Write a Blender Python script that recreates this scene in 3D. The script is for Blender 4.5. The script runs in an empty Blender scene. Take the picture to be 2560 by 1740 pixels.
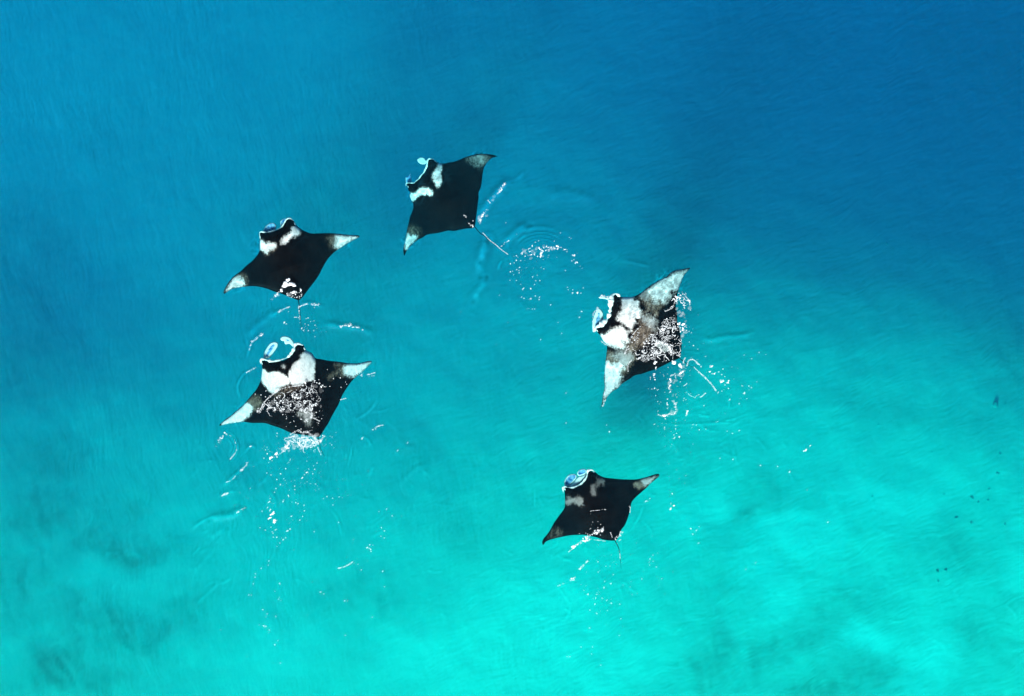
import bpy, math, random
import numpy as np
from mathutils import Vector

# ------------------------------------------------------------------ camera, sky, sun, exposure
S = 0.01                                   # metres per photograph pixel at the water surface
def X(px): return (px - 1280.0) * S
def Y(py): return (870.0 - py) * S

scene = bpy.context.scene
col = scene.collection
CAM_H = 45.0
cam_data = bpy.data.cameras.new('camera')
cam_data.sensor_width = 36.0
cam_data.lens = 36.0 * CAM_H / 25.6
cam_data.clip_end = 2000.0
cam = bpy.data.objects.new('camera', cam_data)
cam.location = (0, 0, CAM_H)
col.objects.link(cam)
scene.camera = cam

SUN_EL = math.radians(36.5)
SUN_AZ = math.radians(203.0)               # from +Y clockwise
L = Vector((math.sin(SUN_AZ) * math.cos(SUN_EL), math.cos(SUN_AZ) * math.cos(SUN_EL), math.sin(SUN_EL)))
world = bpy.data.worlds.new('World')
scene.world = world
world.use_nodes = True
wn = world.node_tree
sky = wn.nodes.new('ShaderNodeTexSky')
sky.sky_type = 'NISHITA'
sky.sun_disc = False
sky.sun_elevation = SUN_EL
sky.sun_rotation = SUN_AZ
wn.links.new(sky.outputs[0], wn.nodes['Background'].inputs[0])
wn.nodes['Background'].inputs[1].default_value = 0.055
sun_data = bpy.data.lights.new('sun', 'SUN')
sun_data.energy = 5.0
sun_data.angle = math.radians(16.0)
sun_data.color = (1.0, 0.96, 0.9)
sun = bpy.data.objects.new('sun', sun_data)
sun.rotation_euler = (-L).to_track_quat('-Z', 'Y').to_euler()
sun.location = L * 80
col.objects.link(sun)
scene.view_settings.view_transform = 'Standard'
scene.view_settings.look = 'None'
scene.view_settings.exposure = 1.76
scene.view_settings.gamma = 1.0
scene.view_settings.use_curve_mapping = False
scene.cycles.max_bounces = 4
scene.cycles.diffuse_bounces = 1
scene.cycles.glossy_bounces = 1
scene.cycles.transmission_bounces = 2
scene.cycles.volume_bounces = 1
scene.cycles.transparent_max_bounces = 16
scene.cycles.use_denoising = True
scene.cycles.use_adaptive_sampling = True
scene.cycles.adaptive_threshold = 0.012
scene.cycles.adaptive_min_samples = 24

# ------------------------------------------------------------------ node helpers
class NT:
    def __init__(self, name):
        self.m = bpy.data.materials.new(name)
        self.m.use_nodes = True
        self.t = self.m.node_tree
        self.t.nodes.clear()
        self.out = self.t.nodes.new('ShaderNodeOutputMaterial')
    def n(self, typ, **kw):
        nd = self.t.nodes.new(typ)
        for k, v in kw.items():
            if k.startswith('i_'):
                nd.inputs[k[2:].replace('_', ' ')].default_value = v
            else:
                setattr(nd, k, v)
        return nd
    def l(self, a, b):
        self.t.links.new(a, b)
    def math(self, op, a, b=None, c=None, clamp=False):
        nd = self.t.nodes.new('ShaderNodeMath')
        nd.operation = op
        nd.use_clamp = clamp
        for i, v in enumerate((a, b, c)):
            if v is None: continue
            if isinstance(v, (int, float)): nd.inputs[i].default_value = v
            else: self.l(v, nd.inputs[i])
        return nd.outputs[0]
    def vmath(self, op, a, b=None):
        nd = self.t.nodes.new('ShaderNodeVectorMath')
        nd.operation = op
        for i, v in enumerate((a, b)):
            if v is None: continue
            if isinstance(v, (tuple, list, Vector)): nd.inputs[i].default_value = tuple(v)
            else: self.l(v, nd.inputs[i])
        return nd
    def mix(self, f, a, b):
        nd = self.t.nodes.new('ShaderNodeMix')
        nd.data_type = 'RGBA'
        for s, v in ((0, f), (6, a), (7, b)):
            if isinstance(v, (int, float)): nd.inputs[s].default_value = v
            elif isinstance(v, (tuple, list)): nd.inputs[s].default_value = tuple(v) + ((1.0,) if len(v) == 3 else ())
            else: self.l(v, nd.inputs[s])
        return nd.outputs[2]
    def noise(self, vec, scale, detail=4.0, rough=0.5, dist=0.0):
        nd = self.n('ShaderNodeTexNoise')
        nd.inputs['Scale'].default_value = scale
        nd.inputs['Detail'].default_value = detail
        nd.inputs['Roughness'].default_value = rough
        nd.inputs['Distortion'].default_value = dist
        if vec is not None: self.l(vec, nd.inputs['Vector'])
        return nd
    def ramp(self, f, stops, interp='LINEAR'):
        nd = self.n('ShaderNodeMapRange')
        nd.interpolation_type = interp
        nd.inputs[1].default_value, nd.inputs[2].default_value = stops[0]
        nd.inputs[3].default_value, nd.inputs[4].default_value = stops[1]
        self.l(f, nd.inputs[0])
        return nd.outputs[0]
    def mapping(self, vec, scale=(1, 1, 1), rot=(0, 0, 0), loc=(0, 0, 0)):
        nd = self.n('ShaderNodeMapping')
        nd.inputs['Scale'].default_value = scale
        nd.inputs['Rotation'].default_value = rot
        nd.inputs['Location'].default_value = loc
        self.l(vec, nd.inputs['Vector'])
        return nd.outputs[0]

def mesh_obj(name, verts, faces, mat, parent=None, smooth=True):
    me = bpy.data.meshes.new(name)
    verts = np.asarray(verts, dtype=np.float32)
    faces = np.asarray(faces, dtype=np.int32)
    me.vertices.add(len(verts))
    me.vertices.foreach_set('co', verts.ravel())
    k = faces.shape[1]
    me.loops.add(faces.size)
    me.loops.foreach_set('vertex_index', faces.ravel())
    me.polygons.add(len(faces))
    me.polygons.foreach_set('loop_start', np.arange(0, faces.size, k, dtype=np.int32))
    me.polygons.foreach_set('loop_total', np.full(len(faces), k, dtype=np.int32))
    me.polygons.foreach_set('use_smooth', np.full(len(faces), smooth))
    me.update(calc_edges=True)
    me.validate()
    me.materials.append(mat)
    o = bpy.data.objects.new(name, me)
    col.objects.link(o)
    if parent is not None: o.parent = parent
    return o

def axis(lo, hi, step, far, grow=1.25):
    core = list(np.arange(lo, hi + step * .5, step))
    s, v, up = step, hi, []
    while v < far:
        s *= grow; v = min(v + s, far); up.append(v)
    s, v, dn = step, lo, []
    while v > -far:
        s *= grow; v = max(v - s, -far); dn.append(v)
    return np.array(dn[::-1] + core + up)

def grid(xs, ys):
    gx, gy = np.meshgrid(xs, ys)
    nx, ny = len(xs), len(ys)
    i = np.arange(nx * ny).reshape(ny, nx)
    f = np.stack([i[:-1, :-1].ravel(), i[:-1, 1:].ravel(), i[1:, 1:].ravel(), i[1:, :-1].ravel()], 1)
    return gx, gy, f, i

rng = np.random.default_rng(7)
def fbm(x, y, scale, octaves=4, seed=0, rough=0.5):
    """cheap value noise, about -1..1"""
    out = np.zeros_like(x, dtype=float); amp, tot = 1.0, 0.0
    for o in range(octaves):
        r = np.random.default_rng(seed * 31 + o)
        tab = r.uniform(-1, 1, (256, 256))
        u, v = x * scale + 17.3 * o, y * scale + 9.1 * o
        iu, iv = np.floor(u).astype(int), np.floor(v).astype(int)
        fu, fv = u - iu, v - iv
        fu = fu * fu * (3 - 2 * fu); fv = fv * fv * (3 - 2 * fv)
        g = lambda a, b: tab[a % 256, b % 256]
        out += amp * ((g(iu, iv) * (1 - fu) + g(iu + 1, iv) * fu) * (1 - fv) + (g(iu, iv + 1) * (1 - fu) + g(iu + 1, iv + 1) * fu) * fv)
        tot += amp; amp *= rough; scale *= 2.03
    return out / tot


# ------------------------------------------------------------------ traced positions
# each tracing was read from an enlarged crop: (origin x, origin y, scale)
Z = {1: (960, 340, 4.938), 2: (530, 520, 5.643), 3: (530, 820, 5.267), 4: (1450, 650, 4.159), 5: (1330, 1150, 6.32),
     'swirl': (1180, 560, 7.183), 'fling': (1620, 860, 6.583), 'trail': (520, 1080, 5.267),
     'tl': (0, 0, 1.8156), 'tr': (1280, 0, 1.8156), 'bl': (0, 870, 1.8156), 'br': (1280, 870, 1.8156), 'px': (0, 0, 1.0)}
def wp(z, pts):
    """crop coordinates to metres on the water surface"""
    ox, oy, sc = Z[z]
    return np.array([[X(ox + a / sc), Y(oy + b / sc)] for a, b in pts])
def catmull(P, step, closed=False):
    P = np.asarray(P, float); n = len(P); out = []
    for i in range(n if closed else n - 1):
        if closed: p0, p1, p2, p3 = P[i - 1], P[i], P[(i + 1) % n], P[(i + 2) % n]
        else: p0, p1, p2, p3 = P[max(i - 1, 0)], P[i], P[i + 1], P[min(i + 2, n - 1)]
        k = max(1, int(np.ceil(np.linalg.norm(p2 - p1) / step)))
        for t in np.arange(k) / k:
            out.append(.5 * (2 * p1 + (p2 - p0) * t + (2 * p0 - 5 * p1 + 4 * p2 - p3) * t * t + (3 * p1 - p0 - 3 * p2 + p3) * t ** 3))
    if not closed: out.append(P[-1])
    return np.array(out)
def seg_dist(px, py, P, closed=False):
    d = np.full(px.shape, 1e9)
    n = len(P)
    for i in range(n if closed else n - 1):
        a, b = P[i], P[(i + 1) % n]
        e = b - a; L2 = max(e @ e, 1e-12)
        t = np.clip(((px - a[0]) * e[0] + (py - a[1]) * e[1]) / L2, 0, 1)
        d = np.minimum(d, (px - a[0] - t * e[0]) ** 2 + (py - a[1] - t * e[1]) ** 2)
    return np.sqrt(d)
def inside(px, py, P):
    r = np.zeros(px.shape, bool); n = len(P)
    for i in range(n):
        a, b = P[i], P[(i + 1) % n]
        if a[1] == b[1]: continue
        c = ((a[1] > py) != (b[1] > py)) & (px < (b[0] - a[0]) * (py - a[1]) / (b[1] - a[1]) + a[0])
        r ^= c
    return r
def sdist(px, py, P):
    d = seg_dist(px, py, P, True)
    return np.where(inside(px, py, P), d, -d)
def sstep(x): 
    x = np.clip(x, 0, 1); return x * x * (3 - 2 * x)

# ------------------------------------------------------------------ seabed
# depth in metres at photograph positions
DEPTH = [(100, 100, 8.6), (600, 60, 8.7), (1280, 60, 8.8), (1900, 60, 11.0), (2520, 40, 13.5),
         (100, 650, 8.0), (700, 400, 7.2), (1280, 350, 7.4), (1900, 350, 8.2), (2480, 400, 8.8), (1850, 600, 5.5), (2450, 600, 6.0),
         (150, 950, 5.2), (700, 850, 5.4), (1100, 800, 5.0), (1800, 800, 3.8), (2400, 800, 4.1),
         (200, 1250, 3.8), (800, 1250, 3.3), (1300, 1150, 3.1), (1900, 1100, 2.9), (2450, 1100, 2.8),
         (150, 1600, 3.0), (700, 1600, 2.6), (1300, 1550, 2.1), (1800, 1600, 2.15), (2400, 1600, 2.2),
         (-400, 300, 8.6), (-400, 1200, 4.2), (3000, 300, 11.0), (3000, 1200, 2.8), (1280, 2100, 1.9), (600, -500, 9.5), (2000, -500, 15.0)]
_P = np.array([(X(a), Y(b)) for a, b, _ in DEPTH]); _D = np.array([.75 + .66 * d for *_, d in DEPTH])
def _tps(r2): return r2 * np.log(np.maximum(r2, 1e-9))
_n = len(_P)
_K = _tps(((_P[:, None] - _P[None]) ** 2).sum(2)) + 6.0 * np.eye(_n)
_A = np.zeros((_n + 3, _n + 3)); _A[:_n, :_n] = _K; _A[:_n, _n] = 1; _A[:_n, _n + 1:] = _P; _A[_n, :_n] = 1; _A[_n + 1:, :_n] = _P.T
_W = np.linalg.solve(_A, np.concatenate([_D, np.zeros(3)]))
def depth_at(x, y):
    """smooth sea floor through the soundings"""
    cx, cy = np.clip(x, -19, 19), np.clip(y, -13, 15)
    d = _W[_n] + _W[_n + 1] * cx + _W[_n + 2] * cy
    for k in range(_n): d = d + _W[k] * _tps((cx - _P[k, 0]) ** 2 + (cy - _P[k, 1]) ** 2)
    return np.clip(d + .02 * (y - cy), 1.6, 24.0)

WATER_FAR = 160.0
xs = axis(-16, 16, 0.08, WATER_FAR - 2); ys = axis(-11, 14, 0.08, WATER_FAR - 2)
gx, gy, f, _ = grid(xs, ys)
dz = depth_at(gx, gy)
dz += 0.10 * fbm(gx, gy, 0.35, 3, 3) + 0.03 * fbm(gx, gy, 1.3, 3, 5)
zb = -np.maximum(dz, 1.4)
# what grows or lies on the sand: (photo x, y, radius x, radius y, turn, amount); amount < 0 is clean pale sand
COVER = [(110, 1290, 120, 70, .3, .75), (225, 1335, 90, 45, .5, .6), (330, 1370, 130, 40, -.1, .75), (250, 1560, 170, 70, -.3, .65), (140, 1660, 130, 70, .2, .75), (60, 1450, 120, 120, 0, .5),
         (390, 1600, 70, 45, .8, .6), (120, 1150, 140, 80, 0, .5), (330, 1250, 90, 50, .4, .45), (60, 640, 150, 220, 0, .55), (60, 900, 130, 120, 0, .45), (250, 1700, 90, 50, 0, .6), (450, 1520, 80, 50, .4, .4),
         (700, 560, 200, 130, 0, .25), (300, 420, 160, 160, 0, .25), (1900, 1240, 115, 44, -.3, .38), (1868, 1282, 60, 24, .3, .5), (2085, 1520, 120, 40, .15, .36), (1960, 1630, 180, 45, .5, .42), (2160, 1690, 120, 50, 0, .50),
         (1985, 1590, 60, 24, 0, .42), (2470, 1560, 120, 120, .6, .32), (2360, 1370, 150, 70, 0, .32), (1850, 1480, 110, 60, 0, .22), (1770, 1560, 80, 50, 0, .2), (900, 1480, 110, 80, 0, .3), (1190, 1350, 120, 90, 0, .25),
         (1060, 1150, 90, 60, 0, .2), (1760, 1680, 80, 70, .4, .6), (2050, 1735, 120, 40, 0, .6), (2300, 1040, 200, 60, -.2, .3), (2530, 900, 80, 120, 0, .4), (2500, 120, 260, 240, 0, 1.3), (2000, 80, 300, 160, 0, .5), (1750, 1160, 90, 60, 0, .25),
         (2000, 1335, 110, 55, .2, -.7), (1920, 1475, 60, 85, .3, -.8), (2150, 1612, 75, 42, 0, -.9), (2310, 1650, 130, 60, .3, -.8), (2210, 1270, 190, 80, -.3, -.6), (1350, 1550, 190, 170, 0, -.55), (690, 1650, 160, 70, .3, -.4),
         (270, 1470, 90, 60, .3, -.3), (2560, 1400, 70, 70, 0, -.6), (2260, 1720, 60, 25, 0, -.8), (1560, 1700, 130, 60, 0, -.5), (1780, 1230, 90, 80, 0, -.5), (1080, 1640, 160, 90, 0, -.4)]
wx, wy = gx + .55 * fbm(gx, gy, .9, 3, 41) + .16 * fbm(gx, gy, 3.2, 3, 43), gy + .55 * fbm(gx, gy, .9, 3, 42) + .16 * fbm(gx, gy, 3.2, 3, 44)
cover = np.zeros_like(gx); pale = np.zeros_like(gx)
for px, py, rx, ry, tn, am in COVER:
    d0 = float(depth_at(np.array([X(px)]), np.array([Y(py)]))[0]); kk = (CAM_H + d0) / CAM_H
    ex, ey = (wx - X(px) * kk), (wy - Y(py) * kk)
    c_, s_ = math.cos(-tn), math.sin(-tn)
    q = ((ex * c_ - ey * s_) / (rx * S)) ** 2 + ((ex * s_ + ey * c_) / (ry * S)) ** 2
    g = np.exp(-q * .9)
    if am > 0: cover = np.maximum(cover, am * g)
    else: pale = np.maximum(pale, -am * np.exp(-(q * .9) ** 1.6) * 1.1)
tuft = fbm(wx * 1.5 + wy * .8, wy * .5, 2.6, 4, 51, .65)
cover = .78 * cover * (1 + .9 * tuft) + .05 * np.clip(fbm(wx, wy, .5, 4, 52), 0, 1) + .07 * np.clip(tuft, 0, 1)
m = NT('sand_and_rubble')
tc = m.n('ShaderNodeNewGeometry').outputs['Position']
flat = m.mapping(tc, (1, 1, 0))
mid = m.noise(flat, 1.6, 3, .6).outputs[0]
at = lambda n: m.n('ShaderNodeAttribute', attribute_name=n).outputs['Fac']
sand = m.mix(m.ramp(mid, ((.3, .7), (0, 1)), 'SMOOTHSTEP'), (.63, .61, .36), (.70, .67, .39))
sand = m.mix(at('pale'), sand, (.92, .90, .56))
c = m.mix(m.math('MAXIMUM', at('cover'), 0.0, None, True), sand, (.09, .17, .07))
bs = m.n('ShaderNodeBsdfDiffuse')
m.l(c, bs.inputs['Color'])
m.l(bs.outputs[0], m.out.inputs['Surface'])
seabed = mesh_obj('seabed', np.stack([gx.ravel(), gy.ravel(), zb.ravel()], 1), f, m.m)
def add_attr(o, name, vals):
    at = o.data.attributes.new(name, 'FLOAT', 'POINT')
    at.data.foreach_set('value', np.asarray(vals, dtype=np.float32).ravel())
add_attr(seabed, 'cover', np.clip(cover, 0, 1)); add_attr(seabed, 'pale', np.clip(.62 * pale * (1 + .6 * tuft) + .16 * np.clip(fbm(wx, wy, .8, 4, 53), 0, 1), 0, 1))
seabed['kind'] = 'structure'
BX, BY, BZ = xs, ys, zb
def bed_z(x, y):
    i = int(np.clip(np.searchsorted(BX, x), 0, len(BX) - 1)); j = int(np.clip(np.searchsorted(BY, y), 0, len(BY) - 1))
    return BZ[j, i]

# ------------------------------------------------------------------ water
# wakes and ripples the rays leave: (crop, points, height, half-width), metres
RIDGES = [
    (1, [(1640, 540), (1500, 610), (1350, 760), (1240, 900), (1180, 1050)], .050, .11),
    (1, [(1290, 1260), (1230, 1400), (1190, 1560)], .045, .11),
    ('swirl', [(1060, 20), (880, 70), (760, 170), (640, 290), (540, 390)], .040, .10),
    ('swirl', [(1000, 170), (900, 240), (800, 330)], .012, .04),
    ('swirl', [(300, 330), (210, 490), (150, 700), (150, 950)], .045, .11),
    ('swirl', [(560, 620), (490, 740), (470, 860)], .010, .035),
    ('swirl', [(270, 950), (200, 1080), (90, 1230), (20, 1400)], .040, .10),
    (2, [(1110, 1390), (1000, 1430), (900, 1490), (850, 1560)], .016, .05),
    (2, [(1220, 1390), (1330, 1350), (1430, 1355), (1530, 1390), (1640, 1410)], .014, .05),
    ('tl', [(1110, 1545), (1160, 1490), (1220, 1440), (1280, 1400)], .035, .10),
    ('tl', [(1440, 1470), (1560, 1482), (1640, 1495), (1720, 1530)], .028, .08),
    (3, [(700, 60), (560, 150), (490, 290), (450, 450)], .013, .035),
    (3, [(590, 515), (430, 600), (350, 720), (340, 830), (390, 960)], .015, .035),
    (3, [(2200, 900), (2120, 1040), (2000, 1150), (1850, 1220)], .010, .045),
    ('trail', [(0, 1150), (150, 1120), (330, 1090), (500, 990)], .032, .10),
    ('trail', [(0, 1420), (120, 1330), (260, 1270)], .012, .08),
    ('trail', [(130, 730), (260, 655), (420, 515), (530, 400)], .016, .05),
    ('trail', [(160, 880), (180, 845), (270, 800), (400, 770)], .014, .05),
    ('trail', [(500, 290), (520, 230), (570, 190), (660, 230)], .013, .04),
    ('trail', [(330, 1080), (400, 1040), (500, 990)], .012, .05),
    ('trail', [(620, 740), (720, 660), (860, 560)], .008, .06),
    ('trail', [(1900, 120), (1890, 240), (1850, 420), (1830, 520)], .008, .03),
    ('trail', [(2180, 420), (2150, 520), (2090, 600)], .010, .05),
    ('trail', [(1580, 980), (1640, 1060), (1700, 1140), (1720, 1280)], .006, .03),
    ('trail', [(1960, 60), (2050, 70), (2120, 130), (2180, 240)], .010, .04),
    ('fling', [(800, 1160), (950, 1195), (1060, 1180)], .008, .03),
    ('fling', [(930, 1325), (1180, 1312), (1400, 1295)], .010, .03),
    ('fling', [(1250, 1270), (1480, 1230)], .008, .03),
    ('fling', [(1280, 860), (1330, 960), (1330, 1070)], .008, .03),
    ('fling', [(570, 130), (750, 135), (900, 170)], .006, .03),
    ('fling', [(620, 680), (650, 790), (720, 860), (850, 870), (960, 780)], .008, .03),
    ('fling', [(820, 1240), (860, 1340), (1000, 1430), (1250, 1450)], .007, .03),
    ('tr', [(840, 1520), (900, 1545), (980, 1530), (1060, 1522), (1120, 1500)], .025, .07),
    ('tr', [(480, 1180), (560, 1195), (640, 1215)], .010, .05),
    ('tr', [(0, 1085), (60, 1045), (140, 1035), (230, 1055)], .012, .05),
    ('tr', [(120, 905), (230, 880), (340, 895), (420, 920)], .016, .14),
    ('tr', [(0, 830), (40, 800), (60, 770)], .012, .06),
    ('br', [(640, 340), (760, 350), (890, 345), (1000, 330)], .010, .04),
    ('br', [(1410, 1100), (1480, 1110), (1560, 1100), (1600, 1120)], .010, .06),
    ('bl', [(860, 840), (900, 800), (960, 770), (1010, 765)], .012, .05),
    ('bl', [(880, 1170), (960, 1100), (1010, 1050)], .010, .06),
    ('bl', [(860, 1060), (930, 960), (1010, 880)], .009, .07),
    ('bl', [(1800, 640), (1880, 560), (1960, 520)], .008, .08),
    ('br', [(540, 830), (580, 760), (600, 700)], .008, .04),
]
for k, rr in enumerate((58, 50, 42, 35, 29)):
    a0, a1 = ((25, 160), (40, 165), (30, 150), (60, 170), (80, 150))[k]
    RIDGES.append(('px', [(1352 + 1.25 * rr * math.cos(math.radians(a)), 640 - rr * math.sin(math.radians(a))) for a in range(a0, a1, 10)], .009, .022))
for k, rr in enumerate((34, 27, 19)):
    RIDGES.append(('px', [(560 + rr * math.cos(math.radians(a)), 1118 - 1.15 * rr * math.sin(math.radians(a))) for a in range(-70 + 10 * k, 110, 12)], .009, .022))
_r = random.Random(5)
for cx, cy, sx, sy, n, ang in ((700, 1180, 150, 70, 34, -.6), (860, 1100, 110, 90, 30, .9), (1760, 980, 110, 110, 36, .3), (1600, 1420, 120, 70, 26, 1.1),
                               (1270, 700, 90, 90, 24, 1.2), (620, 1350, 160, 110, 26, -.6), (1660, 1180, 120, 80, 22, .7), (740, 790, 110, 40, 18, -.3),
                               (300, 1500, 220, 120, 22, -.8), (2000, 1450, 250, 150, 26, .2), (1150, 1350, 160, 130, 22, 1.0)):
    for _ in range(n):
        x0, y0 = cx + _r.gauss(0, sx), cy + _r.gauss(0, sy)
        a, ln, cur = ang + _r.gauss(0, .5), _r.uniform(20, 70), _r.uniform(-.03, .03)
        pts = []
        for q in range(6):
            pts.append((x0, y0)); x0 += ln / 5 * math.cos(a); y0 += ln / 5 * math.sin(a); a += cur * ln / 5
        RIDGES.append(('px', pts, _r.uniform(.002, .006), _r.uniform(.03, .07)))
def water_height(x, y):
    # long soft swell, streaks drawn out along the view, and a mesh of small crossing wavelets
    h = 0.014 * fbm(x * .8, y * .45, 0.8, 3, 11) + .003 * fbm(x, y, 2.6, 3, 12)
    wxx, wyy = x + .10 * fbm(x, y, 1.7, 2, 61), y + .14 * fbm(x, y, 1.4, 2, 62)
    left = sstep((2.5 - x) / 9.0)                                        # the streaks run up the left, across the right
    h += (.0062 * left + .0022) * (.55 + .9 * np.clip(fbm(x, y, .5, 2, 66) + .4, 0, 1)) * fbm(wxx * 1.0 + .18 * wyy + .25 * fbm(x, y, .45, 2, 67), wyy * .24, 4.4, 4, 63, .65)
    h += (.0056 * (1 - left) + .0020) * fbm(wxx * .35, wyy * 1.0 - .25 * wxx, 5.0, 3, 64, .6)
    for z, pts, a, wd in RIDGES:
        P = catmull(wp(z, pts), .06)
        m = 3 * wd
        sel = np.nonzero((x > P[:, 0].min() - m) & (x < P[:, 0].max() + m) & (y > P[:, 1].min() - m) & (y < P[:, 1].max() + m))
        if not len(sel[0]): continue
        px, py = x[sel], y[sel]
        d = seg_dist(px, py, P)
        ends = np.minimum(np.hypot(px - P[0, 0], py - P[0, 1]), np.hypot(px - P[-1, 0], py - P[-1, 1]))
        h[sel] += (1.05 if wd >= .08 else .85) * a * sstep(ends / (.25 * max(.05, len(P) * .06))) * np.exp(-(d / wd) ** 2) * (1 + .5 * fbm(px, py, 3.0, 2, 21))
    return h
xs = axis(-13.4, 13.4, 0.035, WATER_FAR); ys = axis(-9.3, 9.3, 0.035, WATER_FAR)
gx, gy, f, idx = grid(xs, ys)
wz = water_height(gx, gy)
nx, ny = len(xs), len(ys)
V = np.stack([gx.ravel(), gy.ravel(), wz.ravel()], 1)
ring = np.concatenate([idx[0, :], idx[1:, -1], idx[-1, -2::-1], idx[-2:0:-1, 0]])
base = len(V)
VB = V[ring].copy(); VB[:, 2] = -40.0
k = len(ring)
a = np.arange(k); b = (a + 1) % k
side = np.stack([ring[b], ring[a], base + a, base + b], 1)
V = np.concatenate([V, VB])
me_faces = np.concatenate([f, side])
WX, WY, WZ = xs, ys, wz
# light gathered at crests and thinned in troughs, painted as a tint from curvature
lap = np.zeros_like(wz)
sx_, sy_ = np.gradient(xs)[None, :], np.gradient(ys)[:, None]
lap[1:-1, 1:-1] = ((wz[1:-1, 2:] - 2 * wz[1:-1, 1:-1] + wz[1:-1, :-2]) / sx_[:, 1:-1] ** 2 + (wz[2:, 1:-1] - 2 * wz[1:-1, 1:-1] + wz[:-2, 1:-1]) / sy_[1:-1] ** 2)
lap *= sstep((30 - np.hypot(gx, gy)) / 10)
# caustic lines over the rays, painted into the water tint as cell borders
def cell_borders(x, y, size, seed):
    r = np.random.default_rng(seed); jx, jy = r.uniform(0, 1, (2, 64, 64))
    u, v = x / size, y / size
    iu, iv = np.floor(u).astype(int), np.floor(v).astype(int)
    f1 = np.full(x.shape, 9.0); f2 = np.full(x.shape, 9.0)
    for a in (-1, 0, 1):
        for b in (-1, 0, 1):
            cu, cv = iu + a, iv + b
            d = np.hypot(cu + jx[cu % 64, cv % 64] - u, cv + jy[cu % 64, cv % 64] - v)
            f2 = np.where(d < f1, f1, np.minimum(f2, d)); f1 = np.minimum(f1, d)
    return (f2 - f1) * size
caustic_mask = np.zeros_like(wz)
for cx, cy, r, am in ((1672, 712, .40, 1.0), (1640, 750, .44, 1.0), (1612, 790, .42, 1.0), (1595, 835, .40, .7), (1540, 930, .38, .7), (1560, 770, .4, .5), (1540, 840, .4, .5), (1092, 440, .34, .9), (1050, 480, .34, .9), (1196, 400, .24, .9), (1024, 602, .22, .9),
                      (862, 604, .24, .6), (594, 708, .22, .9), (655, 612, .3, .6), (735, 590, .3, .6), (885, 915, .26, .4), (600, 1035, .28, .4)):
    caustic_mask = np.maximum(caustic_mask, am * np.exp(-(((gx - X(cx)) ** 2 + (gy - Y(cy)) ** 2) / r ** 2) ** 2))
q_ = np.nonzero(caustic_mask > .02)
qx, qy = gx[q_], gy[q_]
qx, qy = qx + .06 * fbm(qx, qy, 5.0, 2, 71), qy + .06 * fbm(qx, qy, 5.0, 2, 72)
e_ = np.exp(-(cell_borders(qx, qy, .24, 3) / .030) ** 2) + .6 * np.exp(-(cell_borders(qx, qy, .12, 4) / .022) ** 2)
lap[q_] -= caustic_mask[q_] * (30 * e_ - 9)
caustic_tint = np.concatenate([np.clip(-lap, -9, 34).ravel(), np.zeros(len(VB))])
def water_z(x, y):
    i = np.clip(np.searchsorted(WX, x), 0, len(WX) - 1); j = np.clip(np.searchsorted(WY, y), 0, len(WY) - 1)
    return WZ[j, i]
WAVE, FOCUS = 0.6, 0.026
w = NT('sea_water')
geo = w.n('ShaderNodeNewGeometry')
pos = geo.outputs['Position']
n1 = w.noise(w.mapping(pos, (1.0, .6, 1), (0, 0, .15)), 5.0, 3, .6, .3).outputs[0]
bump = w.n('ShaderNodeBump'); bump.inputs['Strength'].default_value = 1.0; bump.inputs['Distance'].default_value = 0.009
w.l(n1, bump.inputs['Height'])
N = bump.outputs[0]
# sun and shade on wave slopes, painted into the tint from the facing angle
nl = w.vmath('DOT_PRODUCT', N, tuple(L)).outputs['Value']
nz = w.vmath('DOT_PRODUCT', N, (0, 0, 1)).outputs['Value']
q = w.math('DIVIDE', nl, w.math('MULTIPLY', nz, L.z))      # the sign of N cancels below the surface
fo = w.n('ShaderNodeAttribute', attribute_name='caustic_tint').outputs['Fac']
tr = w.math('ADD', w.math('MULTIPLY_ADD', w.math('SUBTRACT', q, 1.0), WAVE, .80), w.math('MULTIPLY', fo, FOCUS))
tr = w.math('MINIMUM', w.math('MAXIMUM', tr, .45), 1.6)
comb = w.n('ShaderNodeCombineColor')
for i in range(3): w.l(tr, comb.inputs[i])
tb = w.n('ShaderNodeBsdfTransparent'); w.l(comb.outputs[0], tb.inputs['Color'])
gl = w.n('ShaderNodeBsdfGlossy'); gl.inputs['Roughness'].default_value = 0.06; w.l(N, gl.inputs['Normal'])
lw = w.n('ShaderNodeLayerWeight'); lw.inputs['Blend'].default_value = .5; w.l(N, lw.inputs['Normal'])
fr = w.math('MULTIPLY_ADD', w.math('POWER', lw.outputs['Facing'], 5.0), .98, .02, True)   # Schlick
mx = w.n('ShaderNodeMixShader'); w.l(fr, mx.inputs[0]); w.l(tb.outputs[0], mx.inputs[1]); w.l(gl.outputs[0], mx.inputs[2])
w.l(mx.outputs[0], w.out.inputs['Surface'])
SIG = (1.34, 0.096, 0.029)
va = w.n('ShaderNodeVolumeAbsorption')
DEN = 1.35
va.inputs['Density'].default_value = DEN
va.inputs['Color'].default_value = tuple(1 - s / DEN for s in SIG) + (1,)
vs = w.n('ShaderNodeVolumeScatter')
vs.inputs['Density'].default_value = 0.067; vs.inputs['Color'].default_value = (.01, .60, .92, 1)
vs.inputs['Anisotropy'].default_value = 0.0
ad = w.n('ShaderNodeAddShader'); w.l(va.outputs[0], ad.inputs[0]); w.l(vs.outputs[0], ad.inputs[1])
w.l(ad.outputs[0], w.out.inputs['Volume'])
water = mesh_obj('water', V, me_faces, w.m)
add_attr(water, 'caustic_tint', caustic_tint)
# close the bottom with one n-gon
import bmesh
bm = bmesh.new(); bm.from_mesh(water.data); bm.verts.ensure_lookup_table()
bm.faces.new([bm.verts[base + i] for i in range(k)][::-1])
bm.to_mesh(water.data); bm.free()
water['kind'] = 'structure'

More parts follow.
